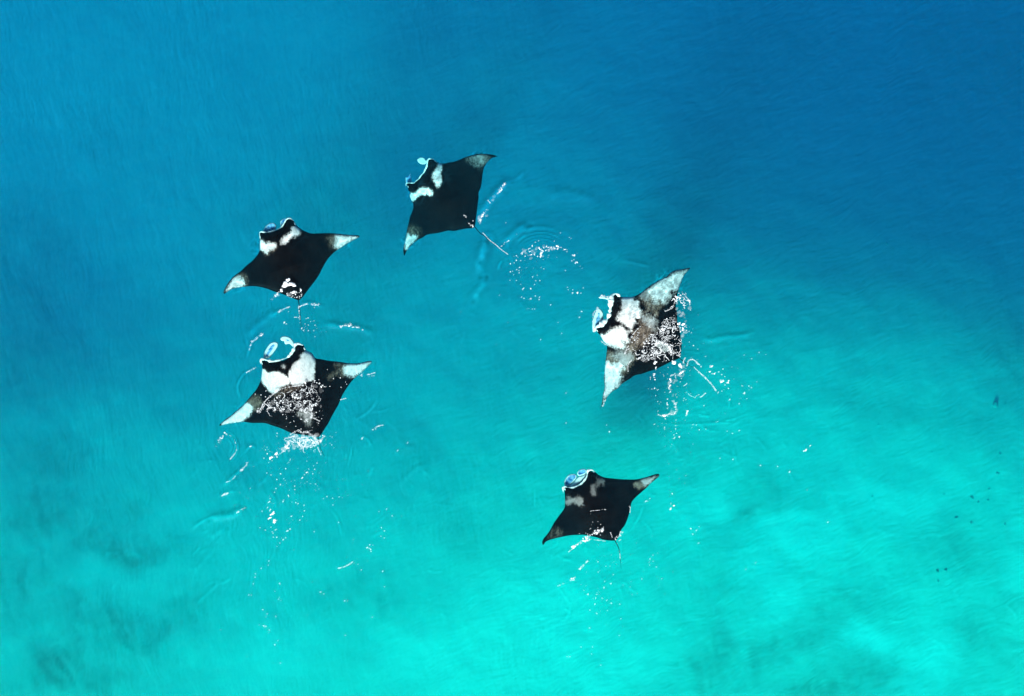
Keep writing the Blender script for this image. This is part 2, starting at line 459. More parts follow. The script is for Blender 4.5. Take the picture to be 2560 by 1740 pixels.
# ------------------------------------------------------------------ manta rays
def skin_material():
    m = NT('manta_skin')
    at = lambda n: m.n('ShaderNodeAttribute', attribute_name=n).outputs['Fac']
    tc = m.n('ShaderNodeTexCoord').outputs['Object']
    n1 = m.noise(tc, 9.0, 5, .6).outputs[0]
    n2 = m.noise(tc, 34.0, 4, .6).outputs[0]
    dark = m.mix(m.ramp(m.noise(tc, 3.2, 4, .6).outputs[0], ((.42, .75), (0, 1))), (.0006, .0007, .0009), (.0038, .0034, .0034))
    tan_c = m.mix(m.ramp(n1, ((.3, .7), (0, 1))), (.02, .014, .010), (.20, .16, .125))
    n3 = m.noise(tc, 95.0, 3, .65).outputs[0]
    st = m.noise(m.mapping(tc, (1, .25, 1), (0, 0, .5)), 26.0, 4, .65, 1.2).outputs[0]
    white_c = m.mix(m.ramp(m.math('ADD', m.math('MULTIPLY', n2, .5), m.math('MULTIPLY', n3, .5)), ((.38, .62), (0, 1))), (.44, .45, .45), (.70, .70, .68))
    white_c = m.mix(m.ramp(m.math('ADD', m.math('MULTIPLY', n1, .5), m.math('MULTIPLY', st, .5)), ((.48, .66), (0, .55))), white_c, (.26, .265, .26))
    edge = m.math('MULTIPLY', m.math('SUBTRACT', m.math('ADD', st, n2), 1.0), 2.6)
    def mask(name, w=1.0):
        a = at(name)
        band = m.math('MULTIPLY', m.math('MULTIPLY', a, m.math('SUBTRACT', 1.0, a)), 4.0)
        return m.math('ADD', a, m.math('MULTIPLY', band, m.math('MULTIPLY', edge, w)), None, True)
    c = m.mix(mask('tan', 1.2), dark, tan_c)
    white_c = m.mix(at('tone'), (.02, .017, .014), white_c)
    c = m.mix(mask('white'), c, white_c)
    b = m.n('ShaderNodeBsdfPrincipled')
    m.l(c, b.inputs['Base Color'])
    b.inputs['Roughness'].default_value = .5
    b.inputs['Specular IOR Level'].default_value = .015
    bp = m.n('ShaderNodeBump'); bp.inputs['Strength'].default_value = .4; bp.inputs['Distance'].default_value = .006
    m.l(n2, bp.inputs['Height']); m.l(bp.outputs[0], b.inputs['Normal'])
    m.l(b.outputs[0], m.out.inputs['Surface'])
    return m.m
SKIN = skin_material()

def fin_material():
    """rolled head fins: grey-blue skin with sky and water blue painted in, white margin"""
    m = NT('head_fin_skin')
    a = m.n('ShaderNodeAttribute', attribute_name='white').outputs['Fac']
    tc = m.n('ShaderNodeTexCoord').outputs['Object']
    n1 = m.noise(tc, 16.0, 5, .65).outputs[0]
    blue = m.mix(m.ramp(n1, ((.38, .66), (0, 1))), (.02, .09, .26), (.22, .46, .66))  # blue seen off sky and water, painted into the fins' grey-blue colour
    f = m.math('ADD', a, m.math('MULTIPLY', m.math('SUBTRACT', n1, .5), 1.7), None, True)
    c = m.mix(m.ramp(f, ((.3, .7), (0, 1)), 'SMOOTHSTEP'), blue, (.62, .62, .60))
    b = m.n('ShaderNodeBsdfPrincipled')
    m.l(c, b.inputs['Base Color']); b.inputs['Roughness'].default_value = .4; b.inputs['Specular IOR Level'].default_value = .03
    m.l(b.outputs[0], m.out.inputs['Surface'])
    return m.m
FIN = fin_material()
def plain(name, colr, rough=.5, var=.12):
    m = NT(name)
    tc = m.n('ShaderNodeTexCoord').outputs['Object']
    n1 = m.noise(tc, 22.0, 4, .6).outputs[0]
    c = m.mix(n1, tuple(v * (1 - var) for v in colr), tuple(min(1, v * (1 + var)) for v in colr))
    b = m.n('ShaderNodeBsdfPrincipled')
    m.l(c, b.inputs['Base Color']); b.inputs['Roughness'].default_value = rough; b.inputs['Specular IOR Level'].default_value = .03
    m.l(b.outputs[0], m.out.inputs['Surface'])
    return m.m
LIP = plain('white_lip', (.72, .72, .70), .5, .25)
TAIL = plain('black_tail', (.004, .004, .005), .5, .3)
EYE = plain('eye_black', (.006, .006, .008), .2, .2)

from mathutils.geometry import delaunay_2d_cdt
def slab(outline, spacing, zmid, half):
    """closed, thick shape from an outline: zmid(x, y) middle surface, half(x, y, edge distance) half thickness"""
    B = catmull(outline, spacing * .8, True)
    keep = [0]
    for i in range(1, len(B)):
        if np.linalg.norm(B[i] - B[keep[-1]]) > spacing * .4: keep.append(i)
    if np.linalg.norm(B[keep[-1]] - B[0]) < spacing * .4: keep.pop()
    B = B[keep]
    lo, hi = B.min(0), B.max(0)
    gx, gy = np.meshgrid(np.arange(lo[0], hi[0], spacing), np.arange(lo[1], hi[1], spacing * .866))
    gx = gx + (np.arange(gx.shape[0]) % 2)[:, None] * spacing * .5
    gx, gy = gx.ravel(), gy.ravel()
    ok = sdist(gx, gy, B) > spacing * .55
    P = np.concatenate([B, np.stack([gx[ok], gy[ok]], 1)])
    nb = len(B)
    r = delaunay_2d_cdt([Vector(p) for p in P], [(i, (i + 1) % nb) for i in range(nb)], [list(range(nb))], 1, 1e-6)
    V2 = np.array([(v.x, v.y) for v in r[0]]); T = np.array(r[2])
    a, b, c = V2[T[:, 0]], V2[T[:, 1]], V2[T[:, 2]]
    flip = ((b[:, 0] - a[:, 0]) * (c[:, 1] - a[:, 1]) - (b[:, 1] - a[:, 1]) * (c[:, 0] - a[:, 0])) < 0
    T[flip] = T[flip][:, ::-1]
    d = seg_dist(V2[:, 0], V2[:, 1], B, True)
    edge = d < 1e-4
    zm = zmid(V2[:, 0], V2[:, 1]); h = half(V2[:, 0], V2[:, 1], d); h[edge] = 0
    n = len(V2)
    low = np.arange(n); inner = np.nonzero(~edge)[0]; low[inner] = n + np.arange(len(inner))
    V = np.concatenate([np.column_stack([V2, zm + h]), np.column_stack([V2[inner], (zm - .8 * h)[inner]])])
    F = np.concatenate([T, low[T][:, ::-1]])
    dd = np.concatenate([d, d[inner]])
    return V, F, dd
def tube(P, R, sides=10, flat=1.0):
    """tapered tube along 3D points"""
    P = np.asarray(P, float); n = len(P)
    T = np.gradient(P, axis=0); T /= np.linalg.norm(T, axis=1)[:, None] + 1e-9
    V = []
    for i in range(n):
        s = np.cross(T[i], (0, 0, 1.0)); s /= np.linalg.norm(s) + 1e-9
        u = np.cross(s, T[i])
        for k in range(sides):
            a = 2 * math.pi * k / sides
            V.append(P[i] + R[i] * (math.cos(a) * s + flat * math.sin(a) * u))
    F = [(i * sides + k, (i + 1) * sides + k, (i + 1) * sides + (k + 1) % sides, i * sides + (k + 1) % sides) for i in range(n - 1) for k in range(sides)]
    V.append(P[0]); V.append(P[-1]); c0, c1 = n * sides, n * sides + 1
    F += [(c0, k, (k + 1) % sides, c0) for k in range(0)]
    return np.array(V), np.array(F)

RAYS = {}
def manta(z, label, outline, head_l, head_r, tail_base, tip_a, tip_b, mouth, lip, lobes, marks, tail, depth, hump, bend, jaw=None, eye_white=True, lobe_drop=.03):
    O = wp(z, outline)
    hl, hr, tb, ta, tc_ = (wp(z, [p])[0] for p in (head_l, head_r, tail_base, tip_a, tip_b))
    head = (hl + hr) / 2
    ax = head - tb; length = np.linalg.norm(ax); ax /= length
    sd = np.array([ax[1], -ax[0]])
    cen = tb + ax * length * .5
    span = max(abs((ta - cen) @ sd), abs((tc_ - cen) @ sd))
    root = bpy.data.objects.new('manta_ray', None)
    root.empty_display_size = .3
    root.location = (cen[0], cen[1], -depth)
    col.objects.link(root)
    root['label'] = label; root['category'] = 'manta ray'; root['group'] = 'manta rays swimming at the surface'
    off = np.array([cen[0], cen[1], -depth])
    def local(x, y):
        u = ((x - cen[0]) * ax[0] + (y - cen[1]) * ax[1]) / length           # -.5 tail .. .5 head
        v = ((x - cen[0]) * sd[0] + (y - cen[1]) * sd[1]) / span              # -1 .. 1 across the wings
        return u, v
    def zmid(x, y):
        u, v = local(x, y)
        return bend * np.abs(v) ** 2.2 * np.where(v > 0, 1.0, .8) - depth - hump + .02 * np.sin(v * 5 + u * 4) * np.abs(v)
    def half(x, y, d):
        u, v = local(x, y)
        rnd = lambda q: np.sqrt(np.clip(1 - (1 - np.clip(q, 0, 1)) ** 2, 0, 1))
        body = hump * np.exp(-(v / .30) ** 2) * np.clip(1.05 - .7 * np.clip(-u - .05, 0, 1) / .45, .25, 1.05)
        return body * rnd(d / .28) + .045 * rnd(d / .10) + .004 * rnd(d / .02)
    V, F, d = slab(O, .024, zmid, half)
    body = mesh_obj('body', V - off, F, SKIN, root)
    wgt = np.zeros(len(V)); tan = np.zeros(len(V)); tone = np.ones(len(V))
    for kind, poly, val, feather, ragged in marks:
        P = wp(z, poly)
        q = sdist(V[:, 0], V[:, 1], catmull(P, .05, True))
        q = q + ragged * fbm(V[:, 0], V[:, 1], 7.0, 3, z * 3 + 1)
        mk = sstep(.5 + q / (2 * feather))
        if kind == 'w':
            tone = np.where(mk > wgt, val, tone); wgt = np.maximum(wgt, mk)
        elif kind == 't': tan = np.maximum(tan, val * mk)
        else: wgt *= 1 - mk; tan *= 1 - mk
    under = np.arange(len(V)) >= (np.asarray(F)[:len(F) // 2].max() + 1)
    wgt[under] = np.where(d[under] > .05, 1.0, 0)                                  # pale belly
    add_attr(body, 'white', wgt); add_attr(body, 'tan', tan); add_attr(body, 'tone', tone)
    # lip along the front of the mouth
    M = catmull(wp(z, mouth), .03)
    zz = zmid(M[:, 0], M[:, 1]) + .05
    jit = fbm(M[:, 0], M[:, 1], 12.0, 3, z)
    M = M + .25 * lip * np.stack([fbm(M[:, 0], M[:, 1], 14.0, 2, z + 9), fbm(M[:, 0], M[:, 1], 14.0, 2, z + 10)], 1)
    tp = np.clip(np.minimum(np.arange(len(M)), np.arange(len(M))[::-1]) / 3.0, .35, 1)
    Vt, Ft = tube(np.column_stack([M, zz]), lip * np.clip(.8 + 1.3 * jit, .15, 2.2) * tp, 8, .7)
    mesh_obj('lip', Vt - off, Ft, LIP, root)
    if jaw:
        V3, F3, d3 = slab(wp(z, jaw), .02, lambda x, y: zmid(x, y) - .05, lambda x, y, d: .03 * np.sqrt(np.clip(d / .04, 0, 1)))
        o = mesh_obj('lower_jaw', V3 - off, F3, LIP, root)
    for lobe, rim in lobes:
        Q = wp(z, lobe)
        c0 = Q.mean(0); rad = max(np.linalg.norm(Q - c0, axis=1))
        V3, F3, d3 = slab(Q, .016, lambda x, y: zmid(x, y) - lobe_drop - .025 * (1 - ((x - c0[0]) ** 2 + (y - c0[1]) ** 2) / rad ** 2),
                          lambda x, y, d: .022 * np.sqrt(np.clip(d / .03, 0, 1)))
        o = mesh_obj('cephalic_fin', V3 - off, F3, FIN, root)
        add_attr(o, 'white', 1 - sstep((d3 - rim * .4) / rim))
    # whip tail and the small fin at its root
    T = catmull(wp(z, tail), .05)
    n = len(T)
    zt = np.linspace(-depth - hump * .7, -.03, n) if n > 3 else np.full(n, -depth)
    Vt, Ft = tube(np.column_stack([T, zt]), np.linspace(.011, .003, n), 7)
    mesh_obj('tail', Vt - off, Ft, TAIL, root)
    b0 = tb + ax * .16
    tri = [b0 + ax * .09, b0 + sd * .018, b0 - ax * .07, b0 - sd * .018]
    zb0 = -depth - .02
    Vd = np.array([[*(p), zb0 - .05] for p in tri] + [[*(b0 - ax * .05), zb0 + .05], [*(b0 - ax * .08), zb0 + .045]])
    Fd = np.array([(0, 1, 4), (1, 2, 5), (1, 5, 4), (2, 3, 5), (3, 0, 4), (3, 4, 5)])
    mesh_obj('dorsal_fin', Vd - off, Fd, TAIL, root)
    # eye bulges at the two corners of the head
    for p, s_ in ((hl, -1), (hr, 1)):
        c = p - ax * .07
        ze = float(zmid(np.array([c[0]]), np.array([c[1]]))[0]) + .03
        us, vs = 10, 7
        Ve = []
        for i in range(vs):
            th = math.pi * i / (vs - 1)
            for k in range(us):
                ph = 2 * math.pi * k / us
                e = .055 * math.cos(ph) * math.sin(th) * ax + .030 * math.sin(ph) * math.sin(th) * sd
                Ve.append((c[0] + e[0], c[1] + e[1], ze + .035 * math.cos(th)))
        Fe = [(i * us + k, (i + 1) * us + k, (i + 1) * us + (k + 1) % us, i * us + (k + 1) % us) for i in range(vs - 1) for k in range(us)]
        e_ = mesh_obj('eye', np.array(Ve) - off, Fe, LIP if eye_white else EYE, root)
        Vp = (np.array(Ve) - [c[0], c[1], ze]) * .55 + [c[0] + s_ * sd[0] * .018, c[1] + s_ * sd[1] * .018, ze - .004]
        mesh_obj('pupil', Vp - off, Fe, EYE, e_)
    RAYS[z] = root
    return root

manta(1, 'black manta ray with two narrow teal-white shoulder bars, uppermost of the five',
      [(600, 268), (650, 300), (720, 318), (800, 305), (860, 295), (930, 270), (1000, 240), (1080, 215), (1150, 202), (1215, 196), (1290, 205), (1360, 217), (1397, 234),
       (1340, 248), (1290, 285), (1255, 330), (1230, 380), (1215, 450), (1205, 540), (1190, 620), (1165, 680), (1165, 740), (1155, 820), (1145, 900), (1135, 980), (1125, 1060), (1112, 1105),
       (1080, 1125), (1020, 1128), (940, 1142), (860, 1158), (785, 1155), (720, 1170), (640, 1188), (560, 1198), (510, 1212), (470, 1240), (400, 1275), (350, 1310), (310, 1355), (275, 1400), (255, 1440), (243, 1470),
       (230, 1430), (230, 1380), (240, 1325), (255, 1270), (265, 1200), (278, 1120), (295, 1050), (310, 980), (335, 920), (350, 865), (345, 815), (325, 770), (305, 720), (310, 680), (290, 650), (278, 600), (272, 565),
       (330, 568), (365, 562), (380, 545), (420, 515), (450, 470), (480, 440), (500, 400), (520, 360), (528, 300), (540, 268)],
      (278, 590), (600, 275), (1112, 1105), (1397, 234), (243, 1470),
      [(262, 600), (268, 565), (330, 565), (365, 560), (382, 540), (420, 512), (450, 468), (480, 437), (500, 398), (520, 355), (528, 298), (545, 265), (605, 265)], .017,
      [([(262, 560), (256, 490), (290, 468), (312, 445), (318, 470), (328, 520), (322, 555), (285, 562)], .010),
       ([(540, 262), (520, 292), (500, 322), (450, 324), (415, 302), (400, 268), (420, 245), (455, 235), (492, 248), (508, 272), (528, 258)], .25)],
      [('w', [(650, 310), (718, 330), (712, 390), (690, 440), (698, 540), (690, 580), (655, 612), (625, 590), (600, 545), (605, 480), (625, 430), (650, 390), (668, 350)], .9, .04, .05),
       ('w', [(305, 710), (345, 690), (380, 690), (430, 650), (490, 622), (550, 628), (600, 655), (570, 715), (510, 705), (450, 705), (400, 745), (390, 775), (340, 790), (315, 760)], .9, .04, .05),
       ('w', [(1060, 235), (1200, 210), (1240, 260), (1225, 320), (1150, 330), (1080, 290)], .28, .16, .10),
       ('w', [(265, 1200), (330, 1215), (395, 1230), (360, 1290), (310, 1345), (270, 1390), (258, 1320)], .95, .06, .05),
       ('t', [(290, 1110), (430, 1150), (400, 1230), (270, 1210)], .5, .12, .03)],
      [(1112, 1105), (1150, 1150), (1190, 1195), (1240, 1225), (1300, 1282), (1380, 1342), (1440, 1395), (1530, 1460)], .26, .16, .10, eye_white=True)

manta(2, 'black manta ray with white wing tips and two small white shoulder patches, upper left',
      [(1085, 142), (1140, 175), (1165, 220), (1230, 280), (1300, 320), (1390, 350), (1500, 348), (1640, 345), (1780, 355), (1900, 368), (2000, 375), (2055, 378), (2072, 400),
       (2040, 415), (1960, 455), (1880, 500), (1800, 555), (1720, 610), (1640, 690), (1590, 760), (1540, 850), (1500, 930), (1440, 1020), (1370, 1110), (1310, 1190), (1260, 1255), (1205, 1295),
       (1140, 1275), (1050, 1240), (960, 1205), (860, 1175), (760, 1135), (660, 1110), (580, 1098), (480, 1100), (400, 1110), (330, 1118), (260, 1140), (200, 1175), (155, 1207),
       (145, 1180), (170, 1120), (210, 1050), (260, 985), (310, 940), (390, 880), (460, 810), (540, 745), (600, 680), (640, 620), (655, 560), (658, 480), (655, 400), (660, 340),
       (700, 340), (770, 338), (840, 322), (900, 300), (955, 275), (985, 240), (1010, 200), (1040, 155)],
      (660, 370), (1140, 185), (1205, 1295), (2072, 400), (150, 1207),
      [(660, 400), (655, 355), (670, 330), (720, 335), (775, 335), (840, 318), (900, 296), (955, 270), (985, 236), (1010, 195), (1040, 150), (1085, 140), (1135, 168)], .020,
      [([(690, 332), (705, 290), (740, 240), (790, 205), (840, 196), (876, 220), (887, 260), (872, 297), (820, 327), (760, 340)], .026),
       ([(942, 205), (948, 168), (980, 145), (1018, 136), (1030, 165), (1012, 215), (978, 245), (952, 240)], .020)],
      [('w', [(660, 470), (690, 455), (720, 490), (790, 485), (850, 490), (888, 520), (860, 570), (800, 585), (770, 640), (720, 610), (680, 590), (660, 550)], .9, .05, .06),
       ('w', [(1130, 262), (1190, 270), (1232, 320), (1225, 360), (1180, 395), (1130, 400), (1080, 440), (1050, 500), (1000, 512), (973, 490), (1000, 430), (1040, 385), (1090, 350), (1120, 310)], .9, .045, .05),
       ('t', [(700, 560), (900, 520), (860, 600), (770, 660)], .5, .07, .02),
       ('w', [(1760, 385), (2035, 398), (1940, 452), (1820, 540), (1730, 535), (1745, 450)], .95, .10, .04),
       ('t', [(1640, 390), (1800, 380), (1800, 540), (1680, 530)], .6, .14, .04),
       ('w', [(330, 960), (385, 975), (425, 1030), (430, 1080), (370, 1100), (280, 1122), (200, 1163), (185, 1165), (230, 1090), (275, 1010)], .9, .06, .03),
       ('t', [(380, 930), (470, 960), (460, 1090), (400, 1090)], .5, .08, .03)],
      [(1205, 1295), (1215, 1350), (1225, 1400), (1232, 1470), (1245, 1560), (1255, 1690)], .10, .15, .05)

manta(3, 'manta ray with large round white shoulders and foam over its back, left of the centre',
      [(1110, 212), (1190, 225), (1225, 290), (1300, 330), (1350, 395), (1420, 410), (1520, 430), (1660, 445), (1780, 462), (1900, 465), (1980, 450), (2065, 432), (2092, 450),
       (2040, 505), (1970, 575), (1910, 625), (1850, 680), (1800, 740), (1740, 830), (1705, 890), (1680, 950), (1650, 1020), (1610, 1090), (1560, 1180), (1520, 1260), (1480, 1320), (1430, 1400), (1385, 1440),
       (1320, 1430), (1230, 1420), (1130, 1405), (1020, 1385), (900, 1330), (780, 1290), (690, 1260), (600, 1255), (500, 1255), (390, 1240), (300, 1250), (200, 1265), (110, 1285), (75, 1292),
       (100, 1255), (160, 1205), (230, 1155), (300, 1095), (380, 1030), (430, 975), (500, 890), (560, 820), (600, 750), (625, 690), (640, 600), (645, 520), (632, 450), (640, 420),
       (700, 435), (770, 450), (850, 440), (930, 425), (1000, 385), (1050, 330), (1080, 280), (1092, 240)],
      (640, 430), (1190, 240), (1385, 1440), (2092, 450), (75, 1292),
      [(632, 470), (640, 415), (700, 420), (770, 438), (850, 430), (930, 410), (1000, 370), (1045, 318), (1072, 265), (1085, 225), (1120, 205), (1190, 225)], .040,
      [([(660, 395), (672, 320), (708, 250), (750, 200), (800, 180), (848, 195), (848, 238), (815, 292), (780, 342), (740, 392), (700, 405)], .075),
       ([(1095, 245), (1062, 190), (1020, 130), (960, 106), (910, 108), (883, 140), (903, 168), (930, 172), (948, 212), (1000, 208), (1040, 238), (1070, 272)], .08)],
      [('w', [(645, 545), (690, 555), (720, 590), (850, 578), (920, 600), (985, 645), (1012, 735), (900, 780), (860, 830), (800, 862), (740, 830), (690, 765), (640, 700), (625, 620)], 1, .030, .02),
       ('w', [(1235, 295), (1330, 375), (1342, 470), (1342, 600), (1330, 690), (1250, 705), (1180, 735), (1060, 750), (1020, 690), (1003, 620), (1040, 520), (1100, 450), (1165, 392), (1150, 370), (1190, 335)], 1, .030, .02),
       ('t', [(900, 790), (1080, 760), (1200, 760), (960, 860), (840, 920), (800, 900)], .45, .09, .03),
       ('w', [(920, 490), (955, 500), (960, 525), (930, 525)], .6, .04, .02),
       ('w', [(1760, 475), (1900, 470), (2085, 440), (1970, 570), (1890, 625), (1790, 625), (1720, 570)], 1, .07, .05),
       ('t', [(1620, 470), (1780, 470), (1780, 600), (1640, 620), (1560, 660), (1540, 640), (1660, 560)], .9, .10, .05),
       ('w', [(425, 985), (510, 1040), (520, 1090), (460, 1160), (390, 1232), (300, 1246), (120, 1280), (160, 1212), (300, 1100)], 1, .05, .04),
       ('t', [(510, 890), (640, 960), (620, 1030), (520, 1080), (440, 990)], .9, .10, .04),
       ('w', [(1130, 1110), (1280, 1080), (1300, 1180), (1260, 1290), (1200, 1200)], .30, .08, .06)],
      [(1385, 1440), (1400, 1480), (1410, 1525), (1425, 1590), (1460, 1660), (1480, 1690)], .085, .13, -.07, eye_white=True)

manta(4, 'manta ray with white head, shoulders and pale wings, splashing foam, right of the centre',
      [(375, 352), (430, 380), (550, 378), (620, 350), (700, 290), (780, 235), (860, 190), (920, 160), (950, 125), (1010, 98), (1080, 88), (1157, 76),
       (1115, 125), (1085, 170), (1060, 230), (1040, 290), (1025, 340), (1010, 420), (1005, 480), (1020, 560), (1020, 640), (1045, 720), (1055, 800), (1065, 880), (1058, 960), (1040, 1020),
       (960, 1055), (880, 1095), (800, 1135), (720, 1160), (650, 1185), (580, 1200), (520, 1240), (440, 1290), (400, 1335), (340, 1370), (300, 1410), (270, 1460), (240, 1500), (217, 1550),
       (235, 1480), (245, 1400), (262, 1320), (255, 1240), (262, 1150), (270, 1060), (280, 980), (285, 900), (270, 870), (240, 830), (215, 785), (180, 745), (170, 710),
       (215, 690), (260, 660), (300, 610), (320, 560), (335, 480), (340, 420), (350, 370)],
      (170, 720), (365, 360), (1040, 1020), (1157, 76), (217, 1550),
      [(158, 740), (165, 700), (215, 675), (255, 645), (292, 600), (312, 550), (318, 480), (328, 420), (345, 365), (380, 352), (425, 378)], .060,
      [([(140, 745), (133, 660), (150, 580), (175, 520), (205, 500), (242, 540), (247, 590), (242, 640), (215, 685), (180, 715)], .090),
       ([(338, 380), (280, 383), (235, 366), (200, 384), (213, 396), (280, 405), (320, 430), (345, 425)], .06)],
      [('w', [(432, 382), (500, 378), (545, 385), (575, 430), (610, 440), (600, 480), (645, 520), (600, 545), (640, 600), (575, 610), (610, 665), (540, 672), (500, 700), (450, 655), (412, 600), (430, 540), (420, 480)], 1, .06, .10),
       ('w', [(218, 782), (260, 770), (290, 742), (350, 700), (400, 705), (440, 685), (470, 720), (510, 740), (485, 790), (500, 840), (455, 850), (460, 910), (400, 890), (370, 905), (290, 880), (240, 830)], 1, .06, .08),
       ('w', [(700, 310), (900, 180), (950, 128), (1080, 95), (1140, 85), (1060, 235), (1025, 300), (940, 370), (880, 425), (830, 400), (790, 440), (740, 380)], .62, .09, .10),
       ('w', [(620, 360), (700, 300), (740, 380), (700, 420), (650, 400)], .30, .07, .10),
       ('t', [(620, 355), (760, 300), (880, 420), (830, 520), (810, 600), (720, 520), (640, 440)], .7, .08, .10),
       ('t', [(640, 540), (720, 560), (800, 620), (800, 720), (740, 780), (660, 860), (520, 980), (480, 960), (540, 800), (610, 700), (600, 620)], .8, .09, .10),
       ('w', [(620, 540), (700, 580), (790, 600), (800, 680), (760, 720), (680, 680), (640, 620)], .42, .10, .14),
       ('w', [(275, 1040), (330, 1080), (400, 1060), (450, 1110), (430, 1180), (440, 1240), (425, 1295), (340, 1362), (280, 1430), (232, 1520), (262, 1320), (257, 1200)], .85, .07, .10),
       ('t', [(280, 950), (400, 1000), (480, 960), (570, 1020), (500, 1110), (440, 1210), (270, 1100)], .8, .09, .10),
       ('w', [(330, 1000), (450, 960), (540, 1000), (480, 1080), (400, 1060)], .35, .08, .12),
       ('w', [(790, 840), (900, 880), (930, 930), (880, 950), (800, 900)], .45, .05, .06)],
      [(1040, 1020), (1070, 1045), (1110, 1075), (1150, 1105), (1190, 1115)], .085, .12, -.08, eye_white=True)

manta(5, 'black manta ray with faint grey shoulder smudges, lowest of the five, foam at its tail',
      [(890, 182), (1000, 200), (1060, 245), (1150, 285), (1260, 300), (1380, 312), (1500, 318), (1640, 318), (1740, 300), (1850, 270), (1940, 240), (2010, 230), (2022, 262),
       (1960, 320), (1880, 385), (1820, 450), (1740, 520), (1650, 600), (1590, 670), (1570, 740), (1550, 840), (1520, 940), (1480, 1040), (1420, 1120), (1400, 1180), (1360, 1260), (1320, 1290),
       (1230, 1290), (1130, 1275), (1030, 1240), (930, 1220), (840, 1200), (720, 1200), (600, 1208), (480, 1230), (380, 1250), (290, 1275), (220, 1305), (190, 1345), (175, 1357),
       (163, 1310), (190, 1250), (250, 1180), (300, 1100), (350, 1010), (420, 910), (480, 830), (520, 760), (525, 660), (522, 560), (515, 470), (520, 420),
       (560, 440), (640, 452), (700, 432), (770, 400), (830, 340), (870, 280), (888, 220)],
      (513, 440), (960, 185), (1320, 1290), (2022, 262), (170, 1357),
      [(500, 520), (495, 450), (525, 430), (570, 442), (640, 448), (700, 428), (770, 395), (828, 335), (866, 275), (880, 215), (895, 172), (950, 165), (1000, 198)], .024,
      [([(525, 425), (517, 350), (560, 270), (620, 233), (692, 235), (714, 270), (690, 322), (640, 382), (590, 430)], .034),
       ([(720, 228), (740, 180), (790, 153), (848, 153), (866, 182), (852, 228), (800, 253), (745, 262)], .026)],
      [('w', [(548, 580), (600, 600), (680, 615), (770, 600), (832, 655), (770, 700), (660, 690), (600, 718), (550, 700)], .24, .06, .17),
       ('w', [(958, 440), (1015, 448), (1030, 560), (985, 575), (955, 510)], .20, .06, .13),
       ('w', [(1008, 280), (1060, 295), (1132, 330), (1125, 400), (1060, 370)], .22, .06, .13),
       ('t', [(1650, 345), (1940, 258), (2000, 250), (1880, 375), (1800, 450), (1700, 465), (1640, 430)], 1, .05, .04),
       ('w', [(1740, 330), (1940, 262), (1980, 262), (1880, 370), (1800, 420), (1750, 400)], .55, .05, .06),
       ('t', [(300, 1180), (370, 1080), (470, 1150), (380, 1230), (260, 1240)], .35, .08, .05)],
      [(1320, 1290), (1350, 1345), (1375, 1400), (1390, 1460), (1398, 1560), (1410, 1720)], .11, .14, .04,
      jaw=[(545, 440), (640, 450), (720, 415), (800, 355), (862, 270), (884, 205), (862, 225), (800, 258), (740, 272), (690, 330), (640, 385), (585, 425)])

# ------------------------------------------------------------------ foam and spray
def foam_material():
    m = NT('foam')
    tc = m.n('ShaderNodeNewGeometry').outputs['Position']
    n1 = m.noise(tc, 60.0, 3, .6).outputs[0]
    c = m.mix(n1, (.40, .46, .49), (.68, .73, .75))
    b = m.n('ShaderNodeBsdfPrincipled')
    m.l(c, b.inputs['Base Color']); b.inputs['Roughness'].default_value = .55; b.inputs['Specular IOR Level'].default_value = .3
    # bubbles: part of the light passes between them, more where the froth is thin
    t = m.n('ShaderNodeBsdfTransparent')
    n2 = m.noise(tc, 26.0, 3, .6).outputs[0]
    op = m.n('ShaderNodeAttribute', attribute_name='froth').outputs['Fac']
    op = m.math('MULTIPLY', op, m.ramp(n2, ((.35, .68), (1.0, .55))), None, True)
    mx = m.n('ShaderNodeMixShader'); m.l(op, mx.inputs[0]); m.l(t.outputs[0], mx.inputs[1]); m.l(b.outputs[0], mx.inputs[2])
    m.l(mx.outputs[0], m.out.inputs['Surface'])
    return m.m
FOAM = foam_material()
def dome():
    V, F = [], []
    rings = ((1.0, -.35), (1.0, .15), (.72, .7))
    for r, zz in rings:
        for k in range(7):
            a = 2 * math.pi * k / 7
            V.append((r * math.cos(a), r * math.sin(a), zz))
    V.append((0, 0, 1.0))
    for i in range(2):
        for k in range(7):
            a, b, c, d = i * 7 + k, i * 7 + (k + 1) % 7, (i + 1) * 7 + (k + 1) % 7, (i + 1) * 7 + k
            F += [(a, b, c), (a, c, d)]
    for k in range(7): F.append((14 + k, 14 + (k + 1) % 7, 21))
    return np.array(V), np.array(F)
DV, DF = dome()
